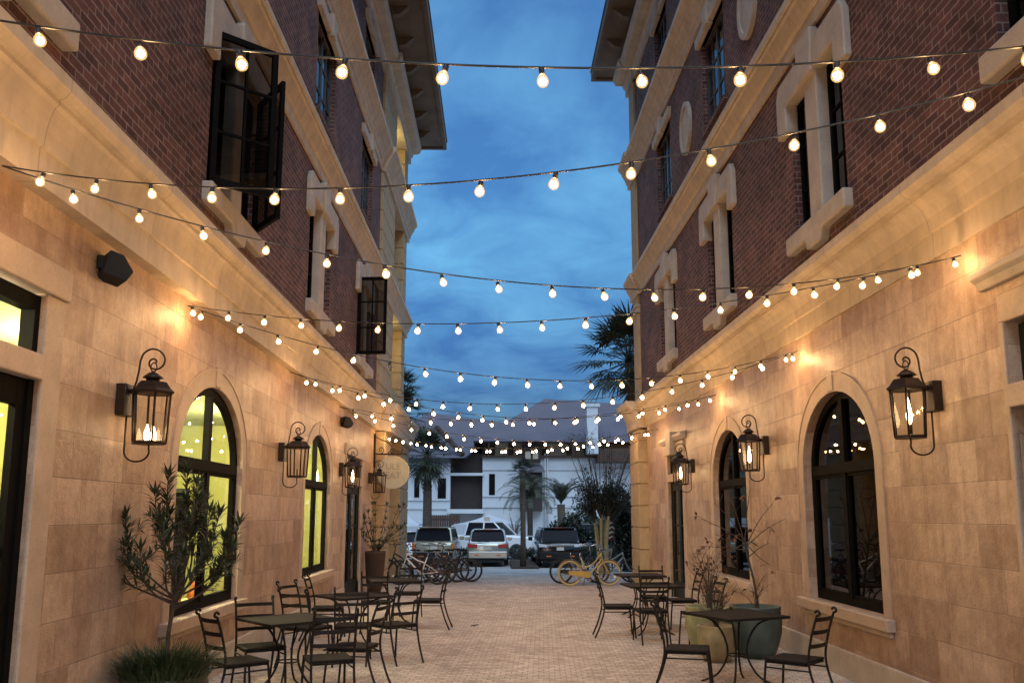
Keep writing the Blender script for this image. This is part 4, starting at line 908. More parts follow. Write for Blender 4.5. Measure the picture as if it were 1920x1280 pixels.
# glazed pots on the right
def glazed(lab, loc, h, r, mt, stems, spread, zt, leaves, drymat='dryleaf', twig='bark'):
    t = thing('glazed_pot', lab, 'potted plant', loc, 0, 'glazed pots by the right wall')
    MB().lathe(pot_mesh(h, r), 28).build('pot', mt, t); MB().lathe([(r*0.84, h*0.86), (r*0.83, h*0.88)], 20).build('soil', 'soil', t)
    st = MB(); lv = MB()
    for k in range(stems):
        a = rnd.uniform(0, 2*pi); ro = spread*rnd.uniform(0.3, 1.0); z1 = h+(zt-h)*rnd.uniform(0.45, 1.0)
        p = bez([(rnd.uniform(-.1, .1)*r, rnd.uniform(-.1, .1)*r, h*0.86), (ro*0.35*math.cos(a), ro*0.35*math.sin(a), h+(z1-h)*0.5), (ro*math.cos(a), ro*math.sin(a), z1)], 8)
        st.tube(p, [0.006-0.0045*i/len(p) for i in range(len(p))], 4)
        for j in range(2):
            q = p[rnd.randrange(9, 16)]; e = q+Vector((rnd.uniform(-.2, .2), rnd.uniform(-.2, .2), rnd.uniform(0.05, 0.25))); st.tube([q, (q+e)/2+Vector((0, 0, 0.02)), e], 0.0022, 3)
            if rnd.random() < leaves:
                for _ in range(3): leaf(lv, e, rvec(rnd)+Vector((0, 0, -0.5)), rnd.uniform(0.05, 0.09), 0.017)
    st.build('twigs', twig, t)
    if lv.f: lv.build('foliage', drymat, t)
    return t
glazed('large yellow green glazed pot with dry twigs, behind the ochre pot', (2.86, 12.15, 0), 0.60, 0.33, 'pot_green', 30, 0.30, 1.35, 0.5)
glazed('small ochre glazed pot with dry twigs under the nearest right table', (2.76, 11.42, 0), 0.44, 0.235, 'pot_yellow', 36, 0.26, 0.85, 0.3)
t = glazed('dark teal glazed pot holding a bare young tree by the right wall', (3.36, 11.75, 0), 0.64, 0.335, 'pot_teal', 8, 0.2, 0.95, 0.3)
st = MB(); lv = MB(); tr = bez([(0.05, 0, 0.55), (0.0, 0, 0.95), (-0.06, 0.02, 1.25), (-0.10, 0.0, 1.5)], 6); st.tube(tr, [0.018-0.008*i/len(tr) for i in range(len(tr))], 6)
for (dx_, dy_, z1) in [(-0.55, 0.1, 1.75), (-0.42, -0.15, 1.95), (-0.2, 0.1, 2.1), (0.1, 0.0, 2.15), (0.35, -0.1, 1.95), (0.45, -0.25, 1.75), (0.2, -0.3, 1.45), (0.3, -0.1, 1.15), (-0.4, -0.2, 1.3), (-0.6, 0.0, 1.4)]:
    s0 = tr[rnd.randrange(10, 18)]; p = bez([s0, s0+Vector((dx_*0.5, dy_*0.5, (z1-s0.z)*0.6)), s0+Vector((dx_, dy_, z1-s0.z))], 7); st.tube(p, [0.008-0.006*i/len(p) for i in range(len(p))], 4)
    for j in range(3):
        q = p[rnd.randrange(5, 14)]; e = q+Vector((rnd.uniform(-.18, .18), rnd.uniform(-.15, .15), rnd.uniform(-0.05, 0.2))); st.tube([q, e], 0.0025, 3)
        if rnd.random() < 0.4:
            for _ in range(4): leaf(lv, e, rvec(rnd)+Vector((0, 0, -0.6)), rnd.uniform(0.06, 0.10), 0.02)
for v in (st, lv): v.v = [(min(p[0], 0.55), p[1], p[2]) for p in v.v]
st.build('trunk', 'bark', t); lv.build('foliage', 'dryleaf', t)

# ------------------------------------------------------------------ bicycles
def make_bike(frame_m, tyre_m, lab, loc, rz, lean=0.0, style='cruiser', basket=False, fenders=True):
    """local +X forward, wheels at x=-0.52 / 0.52"""
    t = thing('bicycle', lab, 'bicycle', loc, rz, 'bicycles parked at the end of the lane'); t.rotation_euler = (lean, 0, rz)
    wr = 0.335; A, Bx = Vector((-0.52, 0, wr)), Vector((0.54, 0, wr))
    for c in (A, Bx):
        w = MB(); w.tube([(c.x+(wr-0.022)*math.cos(2*pi*k/28), 0, c.z+(wr-0.022)*math.sin(2*pi*k/28)) for k in range(28)], 0.024, 8, close=True)
        wo_ = w.build('wheel', tyre_m, t)
        w = MB(); w.tube([(c.x+(wr-0.05)*math.cos(2*pi*k/28), 0, c.z+(wr-0.05)*math.sin(2*pi*k/28)) for k in range(28)], 0.011, 6, close=True)
        for k in range(18): a = 2*pi*k/18; w.tube([(c.x+0.02*math.cos(a+1), 0.025*(-1)**k, c.z+0.02*math.sin(a+1)), (c.x+(wr-0.055)*math.cos(a), 0, c.z+(wr-0.055)*math.sin(a))], 0.0022, 3, caps=False)
        w.tube([(c.x, -0.05, c.z), (c.x, 0.05, c.z)], 0.02, 8); w.build('rim', 'greyframe' if tyre_m == 'rubber' else 'cream', wo_)
        r = MB(); a = rnd.uniform(-1.2, -0.4); r.obox(c+Vector((0.19*math.cos(a), 0, 0.19*math.sin(a))), Vector((1, 0, 0)), Vector((0, 1, 0)), Vector((0, 0, 1)), 0.026, 0.008, 0.02); r.build('reflector', 'reflector', wo_)
    f = MB(); bb = Vector((-0.06, 0, 0.29)); hd0, hd1 = Vector((0.36, 0, 0.72)), Vector((0.33, 0, 0.86)); stt = Vector((-0.22, 0, 0.74))
    if style == 'cruiser':
        f.tube(bez([hd0, (0.20, 0, 0.50), (0.06, 0, 0.36), bb], 6), 0.020, 8); f.tube(bez([hd1-Vector((0, 0, 0.03)), (0.16, 0, 0.62), (-0.02, 0, 0.50), (-0.16, 0, 0.50)], 6), 0.017, 8)
    else:
        f.tube([hd0, bb], 0.024, 8); f.tube([hd1-Vector((0, 0, 0.03)), (0.05, 0, 0.66), (-0.18, 0, 0.58)], 0.020, 8)
    f.tube([bb, stt], 0.017, 8)
    for s in (-1, 1): f.tube([bb+Vector((0, s*0.03, 0)), A+Vector((0, s*0.055, 0))], 0.010, 6); f.tube([(-0.17, s*0.02, 0.56), A+Vector((0, s*0.055, 0))], 0.009, 6)
    f.tube([hd0, hd1], 0.022, 8); f.build('frame', frame_m, t)
    k = MB()
    for s in (-1, 1): k.tube(bez([(0.37, s*0.035, 0.70), (0.43, s*0.05, 0.52), Bx+Vector((0, s*0.055, 0))], 5), 0.012, 6)
    k.build('fork', frame_m, t)
    s_ = MB(); s_.tube([stt-Vector((0, 0, 0.05)), (-0.26, 0, 0.90)], 0.013, 6); s_.build('seat_post', 'chrome', t)
    sd = MB(); sd.add([(-0.40, -0.10, 0.93), (-0.40, 0.10, 0.93), (-0.26, 0.085, 0.945), (-0.26, -0.085, 0.945), (-0.12, 0.02, 0.935), (-0.12, -0.02, 0.935), (-0.39, -0.08, 0.885), (-0.39, 0.08, 0.885), (-0.13, 0.015, 0.905), (-0.13, -0.015, 0.905)],
                      [(0, 3, 2, 1), (3, 5, 4, 2), (6, 7, 8, 9), (0, 1, 7, 6), (1, 2, 4, 8, 7), (0, 6, 9, 5, 3), (4, 5, 9, 8)]); sd.build('saddle', 'black', t, 0.012)
    h = MB(); h.tube([hd1, (0.30, 0, 1.00)], 0.013, 6)
    for s in (-1, 1): h.tube(bez([(0.30, 0, 1.00), (0.34, s*0.12, 1.05), (0.28, s*0.27, 1.10), (0.10 if style == 'cruiser' else 0.24, s*0.32, 1.08)], 6), 0.011, 6)
    h.build('handlebar', 'chrome' if style == 'cruiser' else 'black', t)
    c = MB(); c.tube([bb+Vector((0.085*math.cos(2*pi*k/16), 0.04, 0.085*math.sin(2*pi*k/16))) for k in range(16)], 0.008, 5, close=True)
    c.tube([bb+Vector((0, 0.05, 0)), bb+Vector((0.07, 0.06, -0.15))], 0.009, 5); c.tube([bb+Vector((0, -0.05, 0)), bb+Vector((-0.07, -0.06, 0.15))], 0.009, 5)
    c.obox(bb+Vector((0.07, 0.11, -0.155)), Vector((1, 0, 0)), Vector((0, 1, 0)), Vector((0, 0, 1)), 0.045, 0.045, 0.011); c.obox(bb+Vector((-0.07, -0.11, 0.155)), Vector((1, 0, 0)), Vector((0, 1, 0)), Vector((0, 0, 1)), 0.045, 0.045, 0.011)
    c.build('crank', 'chrome', t)
    if style == 'cruiser':
        g = MB(); g.prism([(-0.56, wr-0.045), (0.0, 0.20), (0.05, 0.29), (0.0, 0.37), (-0.30, 0.385), (-0.56, wr+0.05)], 'y', -0.075, -0.060); g.build('chain_guard', frame_m, t, 0.004)
    if fenders:
        for c_, a0, a1 in ((A, 0.15, 2.9), (Bx, 0.6, 2.5)):
            g = MB(); g.bar([(c_.x+(wr+0.022)*math.cos(a0+(a1-a0)*k/16), 0, c_.z+(wr+0.022)*math.sin(a0+(a1-a0)*k/16)) for k in range(17)], 0.004, 0.055, (0, 1, 0))
            g.v = [p for p in g.v]; g.build('fender', frame_m if style == 'cruiser' else 'black', t)
    if basket:
        g = MB()
        for z, rr in ((0.98, 0.17), (0.90, 0.16), (0.82, 0.15), (0.74, 0.14)): g.tube([(0.50-rr*0.8, -rr, z), (0.50+rr*0.8, -rr, z), (0.50+rr*0.8, rr, z), (0.50-rr*0.8, rr, z)], 0.006, 4, close=True)
        for k in range(9):
            u = -1+2*k/8; g.tube([(0.50-0.136, 0.17*u, 0.98), (0.50-0.112, 0.14*u, 0.74)], 0.004, 4); g.tube([(0.50+0.136, 0.17*u, 0.98), (0.50+0.112, 0.14*u, 0.74)], 0.004, 4)
            g.tube([(0.50+0.136*u, 0.17, 0.98), (0.50+0.112*u, 0.14, 0.74)], 0.004, 4); g.tube([(0.50+0.136*u, -0.17, 0.98), (0.50+0.112*u, -0.14, 0.74)], 0.004, 4)
        g.box(0.39, 0.61, -0.14, 0.14, 0.735, 0.742); g.build('basket', 'bluegrey', t)
    MB().tube([(-0.10, 0.04, 0.27), (-0.14, 0.16, 0.01)], 0.008, 5).build('kickstand', 'chrome', t)
    return t
gz = ground_z
make_bike('yellowpaint', 'cream', 'yellow cruiser bicycle with cream tyres, foremost of the bicycles on the right', (2.52, 24.4, gz(24.4)), R(3), -0.10)
make_bike('bluegrey', 'rubber', 'grey bicycle with a wire basket behind the yellow cruiser', (2.58, 24.95, gz(24.95)), R(-2), -0.08, 'cruiser', True)
make_bike('carblack', 'rubber', 'black bicycle half hidden behind the yellow cruiser', (2.36, 25.5, gz(25.5)), R(4), -0.08, 'cruiser', False)
make_bike('bluegrey', 'rubber', 'pale handled bicycle partly behind the right corner pier', (3.35, 26.0, gz(26)), R(8), -0.1, 'sport', False, False)
make_bike('whitepaint', 'rubber', 'white framed bicycle, foremost of the bicycles on the left', (-2.12, 25.0, gz(25)), R(184), 0.08, 'sport', False, False)
make_bike('maroon', 'rubber', 'maroon bicycle right behind the white framed one', (-1.95, 25.6, gz(25.6)), R(186), 0.08)
make_bike('carblack', 'rubber', 'black fendered bicycle in the middle of the left row', (-1.62, 26.2, gz(26.2)), R(178), 0.08)
make_bike('carblack', 'rubber', 'black bicycle whose wheel sticks out farthest into the lane', (-1.24, 26.4, gz(26.4)), R(176), 0.06, 'sport')
make_bike('bluegrey', 'rubber', 'grey bicycle at the back of the left row', (-1.42, 27.1, gz(27.1)), R(182), 0.06, 'cruiser')
make_bike('carblack', 'rubber', 'black bicycle beside the left corner pier, nearest the wall', (-2.60, 26.0, gz(26)), R(175), 0.09, 'sport')

# ------------------------------------------------------------------ cars
def loft(mb, secs, mi=0, cap=True, smooth=True):
    n = len(secs[0]); o = len(mb.v); vs = [p for s in secs for p in s]; fs = []
    for i in range(len(secs)-1):
        for k in range(n): fs.append((i*n+k, i*n+(k+1) % n, (i+1)*n+(k+1) % n, (i+1)*n+k))
    if cap: fs += [tuple(range(n))[::-1], tuple(range((len(secs)-1)*n, len(secs)*n))]
    mb.add(vs, fs, mi, smooth)
def sect(y, hw, zb, zt, bulge=0.04, rc=0.09):
    return [(-hw+rc, y, zb), (hw-rc, y, zb), (hw, y, zb+rc*1.3), (hw+bulge, y, (zb+zt)/2), (hw, y, zt-rc), (hw-rc, y, zt), (-hw+rc, y, zt), (-hw, y, zt-rc), (-hw-bulge, y, (zb+zt)/2), (-hw, y, zb+rc*1.3)]
def wheels(t, ys, hw, r=0.35):
    for y in ys:
        for s in (-1, 1):
            w = MB(); w.lathe([(r*0.62, -0.11), (r*0.95, -0.11), (r, -0.08), (r, 0.08), (r*0.95, 0.11), (r*0.62, 0.11)], 22); w.xf(Matrix.Translation((s*(hw-0.10), y, r)) @ Matrix.Rotation(pi/2, 4, 'Y')); wo_ = w.build('wheel', 'rubber', t)
            w = MB(); w.lathe([(0.05, -0.10), (r*0.60, -0.095), (r*0.62, 0.095), (0.05, 0.10)], 14); w.xf(Matrix.Translation((s*(hw-0.10), y, r)) @ Matrix.Rotation(pi/2, 4, 'Y')); w.build('rim', 'chrome', wo_)
def make_suv(lab, paint, loc, rz, hw, Ht, belt, rear_rake, lights, L=4.6, lowdark=True, rack=False):
    """rear faces local -Y"""
    t = thing('parked_car', lab, 'car', loc, rz, 'cars in the car park'); h = L/2; b = MB()
    secs = [sect(-h, hw*0.90, 0.42, belt-0.16, 0.0), sect(-h+0.10, hw*0.97, 0.34, belt-0.03, 0.02), sect(-h+0.45, hw, 0.28, belt, 0.03), sect(0, hw, 0.26, belt+0.0, 0.03), sect(h-1.35, hw, 0.26, belt-0.04, 0.03), sect(h-0.4, hw*0.96, 0.28, belt-0.18, 0.02), sect(h-0.05, hw*0.84, 0.36, belt-0.32, 0.0)]
    loft(b, secs); body = b.build('body', paint, t)
    g = MB(); tw = hw*0.80
    gh = lambda y, w, z: [(-w, y, z), (w, y, z)]
    y0, y1, y2, y3 = -h+0.06, -h+0.06+rear_rake, 0.55, 1.35
    W0 = hw*0.93
    vs = [(-W0, y0, belt-0.06), (W0, y0, belt-0.06), (tw, y1, Ht-0.06), (-tw, y1, Ht-0.06), (-W0, y3, belt-0.06), (W0, y3, belt-0.06), (tw, y2, Ht-0.06), (-tw, y2, Ht-0.06)]
    g.add(vs, [(0, 1, 2, 3), (5, 4, 7, 6), (1, 5, 6, 2), (4, 0, 3, 7), (3, 2, 6, 7), (0, 4, 5, 1)])
    shell = g.build('greenhouse', paint, t, 0.07)
    V = [Vector(p) for p in vs]
    def pane(q, m, out, name='window'):
        a_, b_, c_, d_ = (V[i] for i in q); w_ = MB(); pts = []
        x0, x1, z0_, z1_ = m; rr = 0.10
        for cx, cz, st_ in ((x1-rr*0.5, z1_-rr, 0), (x0+rr*0.5, z1_-rr, 90), (x0+rr*0.5, z0_+rr, 180), (x1-rr*0.5, z0_+rr, 270)):
            for k in range(5): an = R(st_+22.5*k); pts.append((cx+rr*0.5*math.cos(an), cz+rr*math.sin(an)))
        n_ = (b_-a_).cross(d_-a_).normalized()*out
        L = [(a_*(1-u)+b_*u)*(1-v)+(d_*(1-u)+c_*u)*v for u, v in pts]; k = len(L)
        w_.add([p+n_*0.012 for p in L]+[p-n_*0.02 for p in L], [tuple(range(k))]+[(i, (i+1) % k, k+(i+1) % k, k+i) for i in range(k)]); w_.build(name, 'carglass', t)
    pane((0, 1, 2, 3), (0.045, 0.955, 0.10, 0.90), 1, 'rear_window'); pane((5, 4, 7, 6), (0.05, 0.95, 0.08, 0.92), 1, 'windscreen')
    for q, o_ in (((1, 5, 6, 2), 1), ((4, 0, 3, 7), 1)):
        for m_ in (((0.06, 0.30, 0.12, 0.86), (0.32, 0.60, 0.12, 0.88), (0.62, 0.90, 0.12, 0.86)) if o_ == 1 and q[0] == 1 else ((0.10, 0.38, 0.12, 0.86), (0.40, 0.68, 0.12, 0.88), (0.70, 0.94, 0.12, 0.86))): pane(q, m_, o_, 'side_window')
    MB().box(-tw*0.86, tw*0.86, y1-0.14, y1+0.12, Ht-0.075, Ht-0.035).build('spoiler', paint, t, 0.02)
    MB().box(-0.24, 0.24, y1-0.145, y1-0.139, Ht-0.066, Ht-0.046).build('brake_light', 'taillight', t)
    if rack:
        k = MB()
        for s in (-1, 1): k.tube([(s*tw*0.9, y1+0.1, Ht+0.05), (s*tw*0.9, y2, Ht+0.05)], 0.02, 6)
        k.build('roof_rack', 'black', t)
    MB().box(-hw*0.93, hw*0.93, -h-0.06, -h+0.25, 0.36, 0.66).build('bumper', 'black' if lowdark else paint, t, 0.03)
    MB().box(-hw*0.80, hw*0.80, -h+0.0, -h+0.3, 0.22, 0.40).build('valance', 'black', t, 0.02)
    zl = belt-0.17
    for s in (-1, 1):
        x0, x1, z0, z1, mt = lights; MB().prism([(s*x0*hw, zl+z0), (s*x1*hw, zl+z0), (s*x1*hw, zl+z1), (s*x0*hw, zl+z1*0.6)], 'y', -h-0.035, -h+0.30).build('tail_light', mt, t, 0.01)
        MB().box(s*hw*0.42, s*hw*0.64, -h-0.068, -h, 0.47, 0.52).build('rear_reflector', 'amber', t)
        MB().box(s*hw, s*(hw+0.20), 0.75, 0.86, belt-0.02, belt+0.15).build('mirror', 'black' if paint == 'carblack' else paint, t, 0.03)
    MB().box(-0.16, 0.16, -h-0.016, -h+0.02, belt-0.36, belt-0.22).build('licence_plate', 'plate', t)
    MB().box(-0.42, 0.42, -h-0.013, -h+0.04, belt-0.20, belt-0.16).build('trim_strip', 'chrome', t)
    MB().tube([(0.05, -h+0.0, belt-0.01), (-0.5, -h+0.06, belt+0.03)], 0.012, 4).build('wiper', 'black', t)
    wheels(t, (-h+0.85, h-0.95), hw)
    return t
g40 = -0.46
make_suv('silver SUV with red tail lights, seen from behind in mid car park', 'silver', (-0.36, 42.6, g40), 0, 0.93, 1.68, 1.08, 0.42, (0.50, 0.97, -0.09, 0.10, 'taillight'), lowdark=False)
make_suv('champagne SUV with a dark rear window, left of the silver one', 'tan', (-2.66, 41.6, g40), R(-2), 0.93, 1.78, 1.14, 0.22, (0.86, 0.99, -0.18, 0.12, 'amber'), rack=True)
make_suv('black SUV seen from behind, right of the slender pole', 'carblack', (2.72, 41.6, g40), R(2), 0.97, 1.76, 1.10, 0.40, (0.62, 0.97, -0.05, 0.10, 'headlight'), L=4.8)
make_suv('dark boxy car beyond the black SUV, half behind the pale tree trunks', 'carblack', (4.85, 46.0, g40), R(170), 0.90, 1.85, 1.2, 0.15, (0.7, 0.95, -0.08, 0.08, 'headlight'), L=4.2)
make_suv('pale car peeping out at the left building corner', 'carwhite', (-4.55, 46.0, g40), R(20), 0.9, 1.5, 0.95, 0.5, (0.6, 0.97, -0.08, 0.08, 'taillight'), L=4.5, lowdark=False)
# white pick-up, side on, nose to the right
t = thing('pickup_truck', 'white pick-up truck side on behind the silver SUV, nose to the right', 'truck', (-0.40, 48.2, g40), R(-18), 'cars in the car park')
def psec(x, w, zb, zt): return [(x, -w, zb), (x, w, zb), (x, w, zt-0.06), (x, w-0.08, zt), (x, -w+0.08, zt), (x, -w, zt-0.06)]
b = MB(); loft(b, [psec(-2.75, 0.93, 0.55, 1.20), psec(-1.0, 0.97, 0.45, 1.22), psec(1.2, 0.97, 0.45, 1.22), psec(2.35, 0.95, 0.45, 1.16), psec(2.8, 0.88, 0.48, 1.08)], smooth=False); b.build('body', 'carwhite', t, 0.03)
b = MB(); b.add([(-1.0, -0.93, 1.2), (1.25, -0.93, 1.2), (0.55, -0.74, 1.86), (-0.85, -0.74, 1.86), (-1.0, 0.93, 1.2), (1.25, 0.93, 1.2), (0.55, 0.74, 1.86), (-0.85, 0.74, 1.86)], [(0, 1, 2, 3), (4, 7, 6, 5), (1, 5, 6, 2), (0, 3, 7, 4), (3, 2, 6, 7)]); b.build('glass', 'carglass', t)
b = MB(); b.box(-0.92, 0.58, -0.76, 0.76, 1.85, 1.93)
for s in (-1, 1):
    for (xa, za, xb, zb) in ((-1.02, 1.2, -0.88, 1.87), (1.27, 1.2, 0.56, 1.87), (0.02, 1.2, 0.0, 1.87)): b.bar([(xa, s*0.945, za), (xb, s*0.755, zb)], 0.05, 0.08, (1, 0, 0))
b.build('roof', 'carwhite', t, 0.03)
MB().box(2.76, 2.84, -0.62, 0.62, 0.70, 1.02).build('grille', 'black', t); MB().box(2.70, 2.92, -0.92, 0.92, 0.42, 0.66).build('bumper', 'chrome', t, 0.03)
for s in (-1, 1): MB().box(2.70, 2.83, s*0.63, s*0.88, 0.80, 1.02).build('headlight', 'headlight', t, 0.01); MB().box(1.0, 1.16, s*0.96, s*1.18, 1.2, 1.38).build('mirror', 'black', t, 0.02); MB().box(-0.55, -0.35, s*0.965, s*0.985, 1.02, 1.07).build('handle', 'black', t); MB().box(0.45, 0.65, s*0.965, s*0.985, 1.02, 1.07).build('handle', 'black', t)
for x in (-1.85, 1.85):
    for s in (-1, 1):
        w = MB(); w.lathe([(0.25, -0.12), (0.38, -0.12), (0.40, -0.08), (0.40, 0.08), (0.38, 0.12), (0.25, 0.12)], 20); w.xf(Matrix.Translation((x, s*0.86, 0.40)) @ Matrix.Rotation(pi/2, 4, 'X')); wo_ = w.build('wheel', 'rubber', t)
        w = MB(); w.lathe([(0.05, -0.125), (0.25, -0.11), (0.25, 0.11), (0.05, 0.125)], 12); w.xf(Matrix.Translation((x, s*0.86, 0.40)) @ Matrix.Rotation(pi/2, 4, 'X')); w.build('rim', 'chrome', wo_)

# ------------------------------------------------------------------ white building far behind
YB = 68.0
P = lambda px, py, Y=YB: at(px, py, Y)
t = thing('white_building', 'white two storey building with grey hipped roofs across the car park', 'building', (0, 0, 0))
def pbox(mb, px0, px1, py0, py1, Y0, Y1, mi=0):
    a, c = P(px0, py0, Y0), P(px1, py1, Y0); mb.box(a.x, c.x, Y0, Y1, c.z, a.z, mi)
w = MB()
pbox(w, 700, 843, 868, 1010, 67.6, 80); pbox(w, 905, 1300, 853, 1010, YB, 82); pbox(w, 843, 905, 850, 1010, 69.5, 82)
w.build('wall', 'white', t)
bands = MB()
for y in (884, 935, 951): pbox(bands, 700, 843, y, y+3, 67.5, 67.6)
for y in (878, 928, 948): pbox(bands, 905, 1250, y, y+3, 67.9, YB)
pbox(bands, 841, 907, 886, 891, 67.7, 69.5); pbox(bands, 838, 907, 954, 962, 67.5, 69.5)
bands.build('string_course', 'white', t)
sc_ = MB(); pbox(sc_, 848, 905, 851, 886, 68.6, 69.4); pbox(sc_, 843, 905, 891, 954, 68.6, 69.4); sc_.build('balcony_screen', 'darkwood', t)
for (a, b_, c, d) in ((777, 786, 895, 932), (821, 836, 896, 934), (917, 928, 888, 929)):
    Yw = 67.6 if a < 850 else YB
    m = MB(); pbox(m, a, b_, c, d, Yw-0.06, Yw+0.02); wi = m.build('window', 'frame', t)
    m = MB(); pbox(m, a-2, b_+2, c-2.5, d+2.5, Yw-0.03, Yw+0.02); m.build('window_trim', 'white', wi)
m = MB(); pbox(m, 975, 1017, 880, 958, 66.9, YB); m.build('bay_screen', 'darkwood', t)
a, c = P(971, 882, 66.6), P(1020, 871, YB); m = MB(); m.add([(a.x, 66.5, a.z), (c.x, 66.5, a.z), (c.x-0.2, YB, c.z), (a.x+0.8, YB, c.z), (a.x, 66.5, a.z-0.12), (c.x, 66.5, a.z-0.12)], [(0, 1, 2, 3), (0, 4, 5, 1)]); m.build('bay_roof', 'greyroof', t)
m = MB(); pbox(m, 905, 1250, 826, 856, 68.6, 80); m.build('clerestory', 'beige', t)
m = MB()
for x in (905, 918, 953, 1016, 1062, 1095): pbox(m, x, x+10, 830, 853, 68.5, 68.6)
pbox(m, 903, 1300, 853, 858, 67.7, 68.6); pbox(m, 903, 1300, 824, 830, 68.45, 68.6); m.build('clerestory_frame', 'brownfence', t)
m = MB(); pbox(m, 980, 1014, 832, 866, 67.6, 69); dm = m.build('dormer', 'darkwood', t)
m = MB(); pbox(m, 985, 995, 846, 860, 67.55, 67.6); pbox(m, 999, 1009, 846, 860, 67.55, 67.6); m.build('window', 'beige', dm)
m = MB(); pbox(m, 1120, 1300, 840, 866, 66.5, 70); m.build('eave_fascia', 'brownfence', t)
def roof(pts, faces, seam=None): 
    m = MB(); m.add(pts, faces); return m.build('roof', 'greyroof', t)
e0, e1 = P(902, 826, 66.8), P(1320, 830, 66.8); pk = P(1022, 746, 73); pk2 = P(1200, 770, 76)
roof([(e0.x-0.6, 66.8, e0.z), (e1.x, 66.8, e1.z), (e1.x, 86, e1.z), (e0.x-0.6, 86, e0.z), (pk.x, 73.5, pk.z), (pk2.x+6, 75, pk2.z)], [(0, 1, 5, 4), (1, 2, 5), (2, 3, 4, 5), (3, 0, 4), (0, 3, 2, 1)])
f0, f1 = P(690, 862, 66.6), P(905, 848, 66.6); q0, q1 = P(800, 770, 72), P(965, 792, 75)
roof([(f0.x, 66.6, f1.z-0.4), (f1.x-1.4, 66.6, f1.z-0.4), (f1.x+0.6, 86, f1.z), (f0.x, 86, f0.z), (q0.x, 73, q0.z), (q1.x, 76, q1.z)], [(0, 1, 5, 4), (1, 2, 5), (2, 3, 4, 5), (3, 0, 4)])
m = MB(); va, vb = P(818, 800, 68.5), P(868, 852, 66.9); m.bar([va, vb], 0.35, 0.30); m.build('roof_valley', 'brownfence', t)
m = MB(); pbox(m, 1100, 1122, 756, 850, 66.0, 67.0); pbox(m, 1097, 1125, 756, 762, 65.9, 67.1); m.build('chimney', 'white', t)
m = MB(); 
for x in (1022, 1027): m.tube([P(x, 850, 67.8), P(x, 1000, 67.8)], 0.05, 6)
m.build('downpipe', 'white', t)
# brown fence, tents, small signs
m = MB(); pa, pb = P(795, 965, 57), P(862, 1004, 57); n = 16
for k in range(n): x = pa.x+(pb.x-pa.x)*k/n; m.box(x, x+(pb.x-pa.x)/n*0.93, 57, 57.05, -0.46, pa.z)
m.box(pa.x, pb.x, 57.05, 57.12, pa.z-0.35, pa.z-0.2); tag(m.build('board_fence', 'brownfence'), 'brown board fence between the two white tents', 'fence')
def tent(lab, c, w, hz, ht):
    t = thing('canopy_tent', lab, 'tent', (c[0], c[1], g40), 0, 'white canopy tents')
    m = MB(); n = 10; vs = []
    for i in range(n+1):
        u = i/n; q = w*(1-u); z = hz+(ht-hz)*(u**1.6)
        vs += [(-q, -q, z), (q, -q, z), (q, q, z), (-q, q, z)]
    m.add(vs, [(i*4+k, i*4+(k+1) % 4, i*4+4+(k+1) % 4, i*4+4+k) for i in range(n) for k in range(4)])
    for k in range(4): 
        a = [(-w, -w), (w, -w), (w, w), (-w, w)][k]; b2 = [(-w, -w), (w, -w), (w, w), (-w, w)][(k+1) % 4]
        m.quad((*a, hz-0.9), (*b2, hz-0.9), (*b2, hz), (*a, hz))
    m.build('canopy', 'canvas', t)
    for a in ((-1, -1), (1, -1), (1, 1), (-1, 1)): MB().tube([(a[0]*w*0.98, a[1]*w*0.98, 0), (a[0]*w*0.98, a[1]*w*0.98, hz)], 0.04, 6).build('pole', 'white', t)
    return t
c = P(772, 960, 55); tent('white peaked tent at the left, beside the palm trunk', (c.x-0.3, 55), 1.3, 1.6, 2.3)
c = P(905, 960, 55); tent('broad white tent behind the pick-up truck', (c.x+0.4, 57), 2.3, 1.7, 2.3)
c = P(913, 975, 54.0); m = MB(); m.box(c.x-0.18, c.x+0.18, 54, 54.03, c.z-0.2, c.z+0.2); t_ = thing('notice_sign', 'small pale notice on a post behind the pick-up truck', 'sign', (0, 0, 0)); m.build('board', 'beige', t_); MB().tube([(c.x, 54.04, g40), (c.x, 54.04, c.z)], 0.03, 6).build('post', 'chrome', t_)

# ------------------------------------------------------------------ trees and shrubs in the car park
def fan_frond(mb, base, d, plen, fr, rnd, mi=0):
    """petiole along d then a pleated fan"""
    d = d.normalized(); tip = base+d*plen; mb.tube([base, (base+tip)/2+Vector((0, 0, 0.02)), tip], [0.022, 0.015, 0.010], 4, mi)
    sd = d.cross(Vector((0, 0, 1))); sd = sd.normalized() if sd.length > 1e-3 else Vector((1, 0, 0)); nm = sd.cross(d)
    for k in range(22):
        a = R(-105+210*k/21)+rnd.uniform(-.04, .04); l = fr*(0.72+0.28*math.cos(a))*rnd.uniform(0.88, 1.08)
        v = d*math.cos(a)+sd*math.sin(a)+nm*rnd.uniform(-0.08, 0.10); w = fr*0.035
        pp = sd*math.cos(a)-d*math.sin(a); m1 = tip+v*l*0.5; e = tip+v*l-Vector((0, 0, 0.16*l))
        mb.add([tip, m1+pp*w, e, m1-pp*w], [(0, 1, 2, 3)], mi)
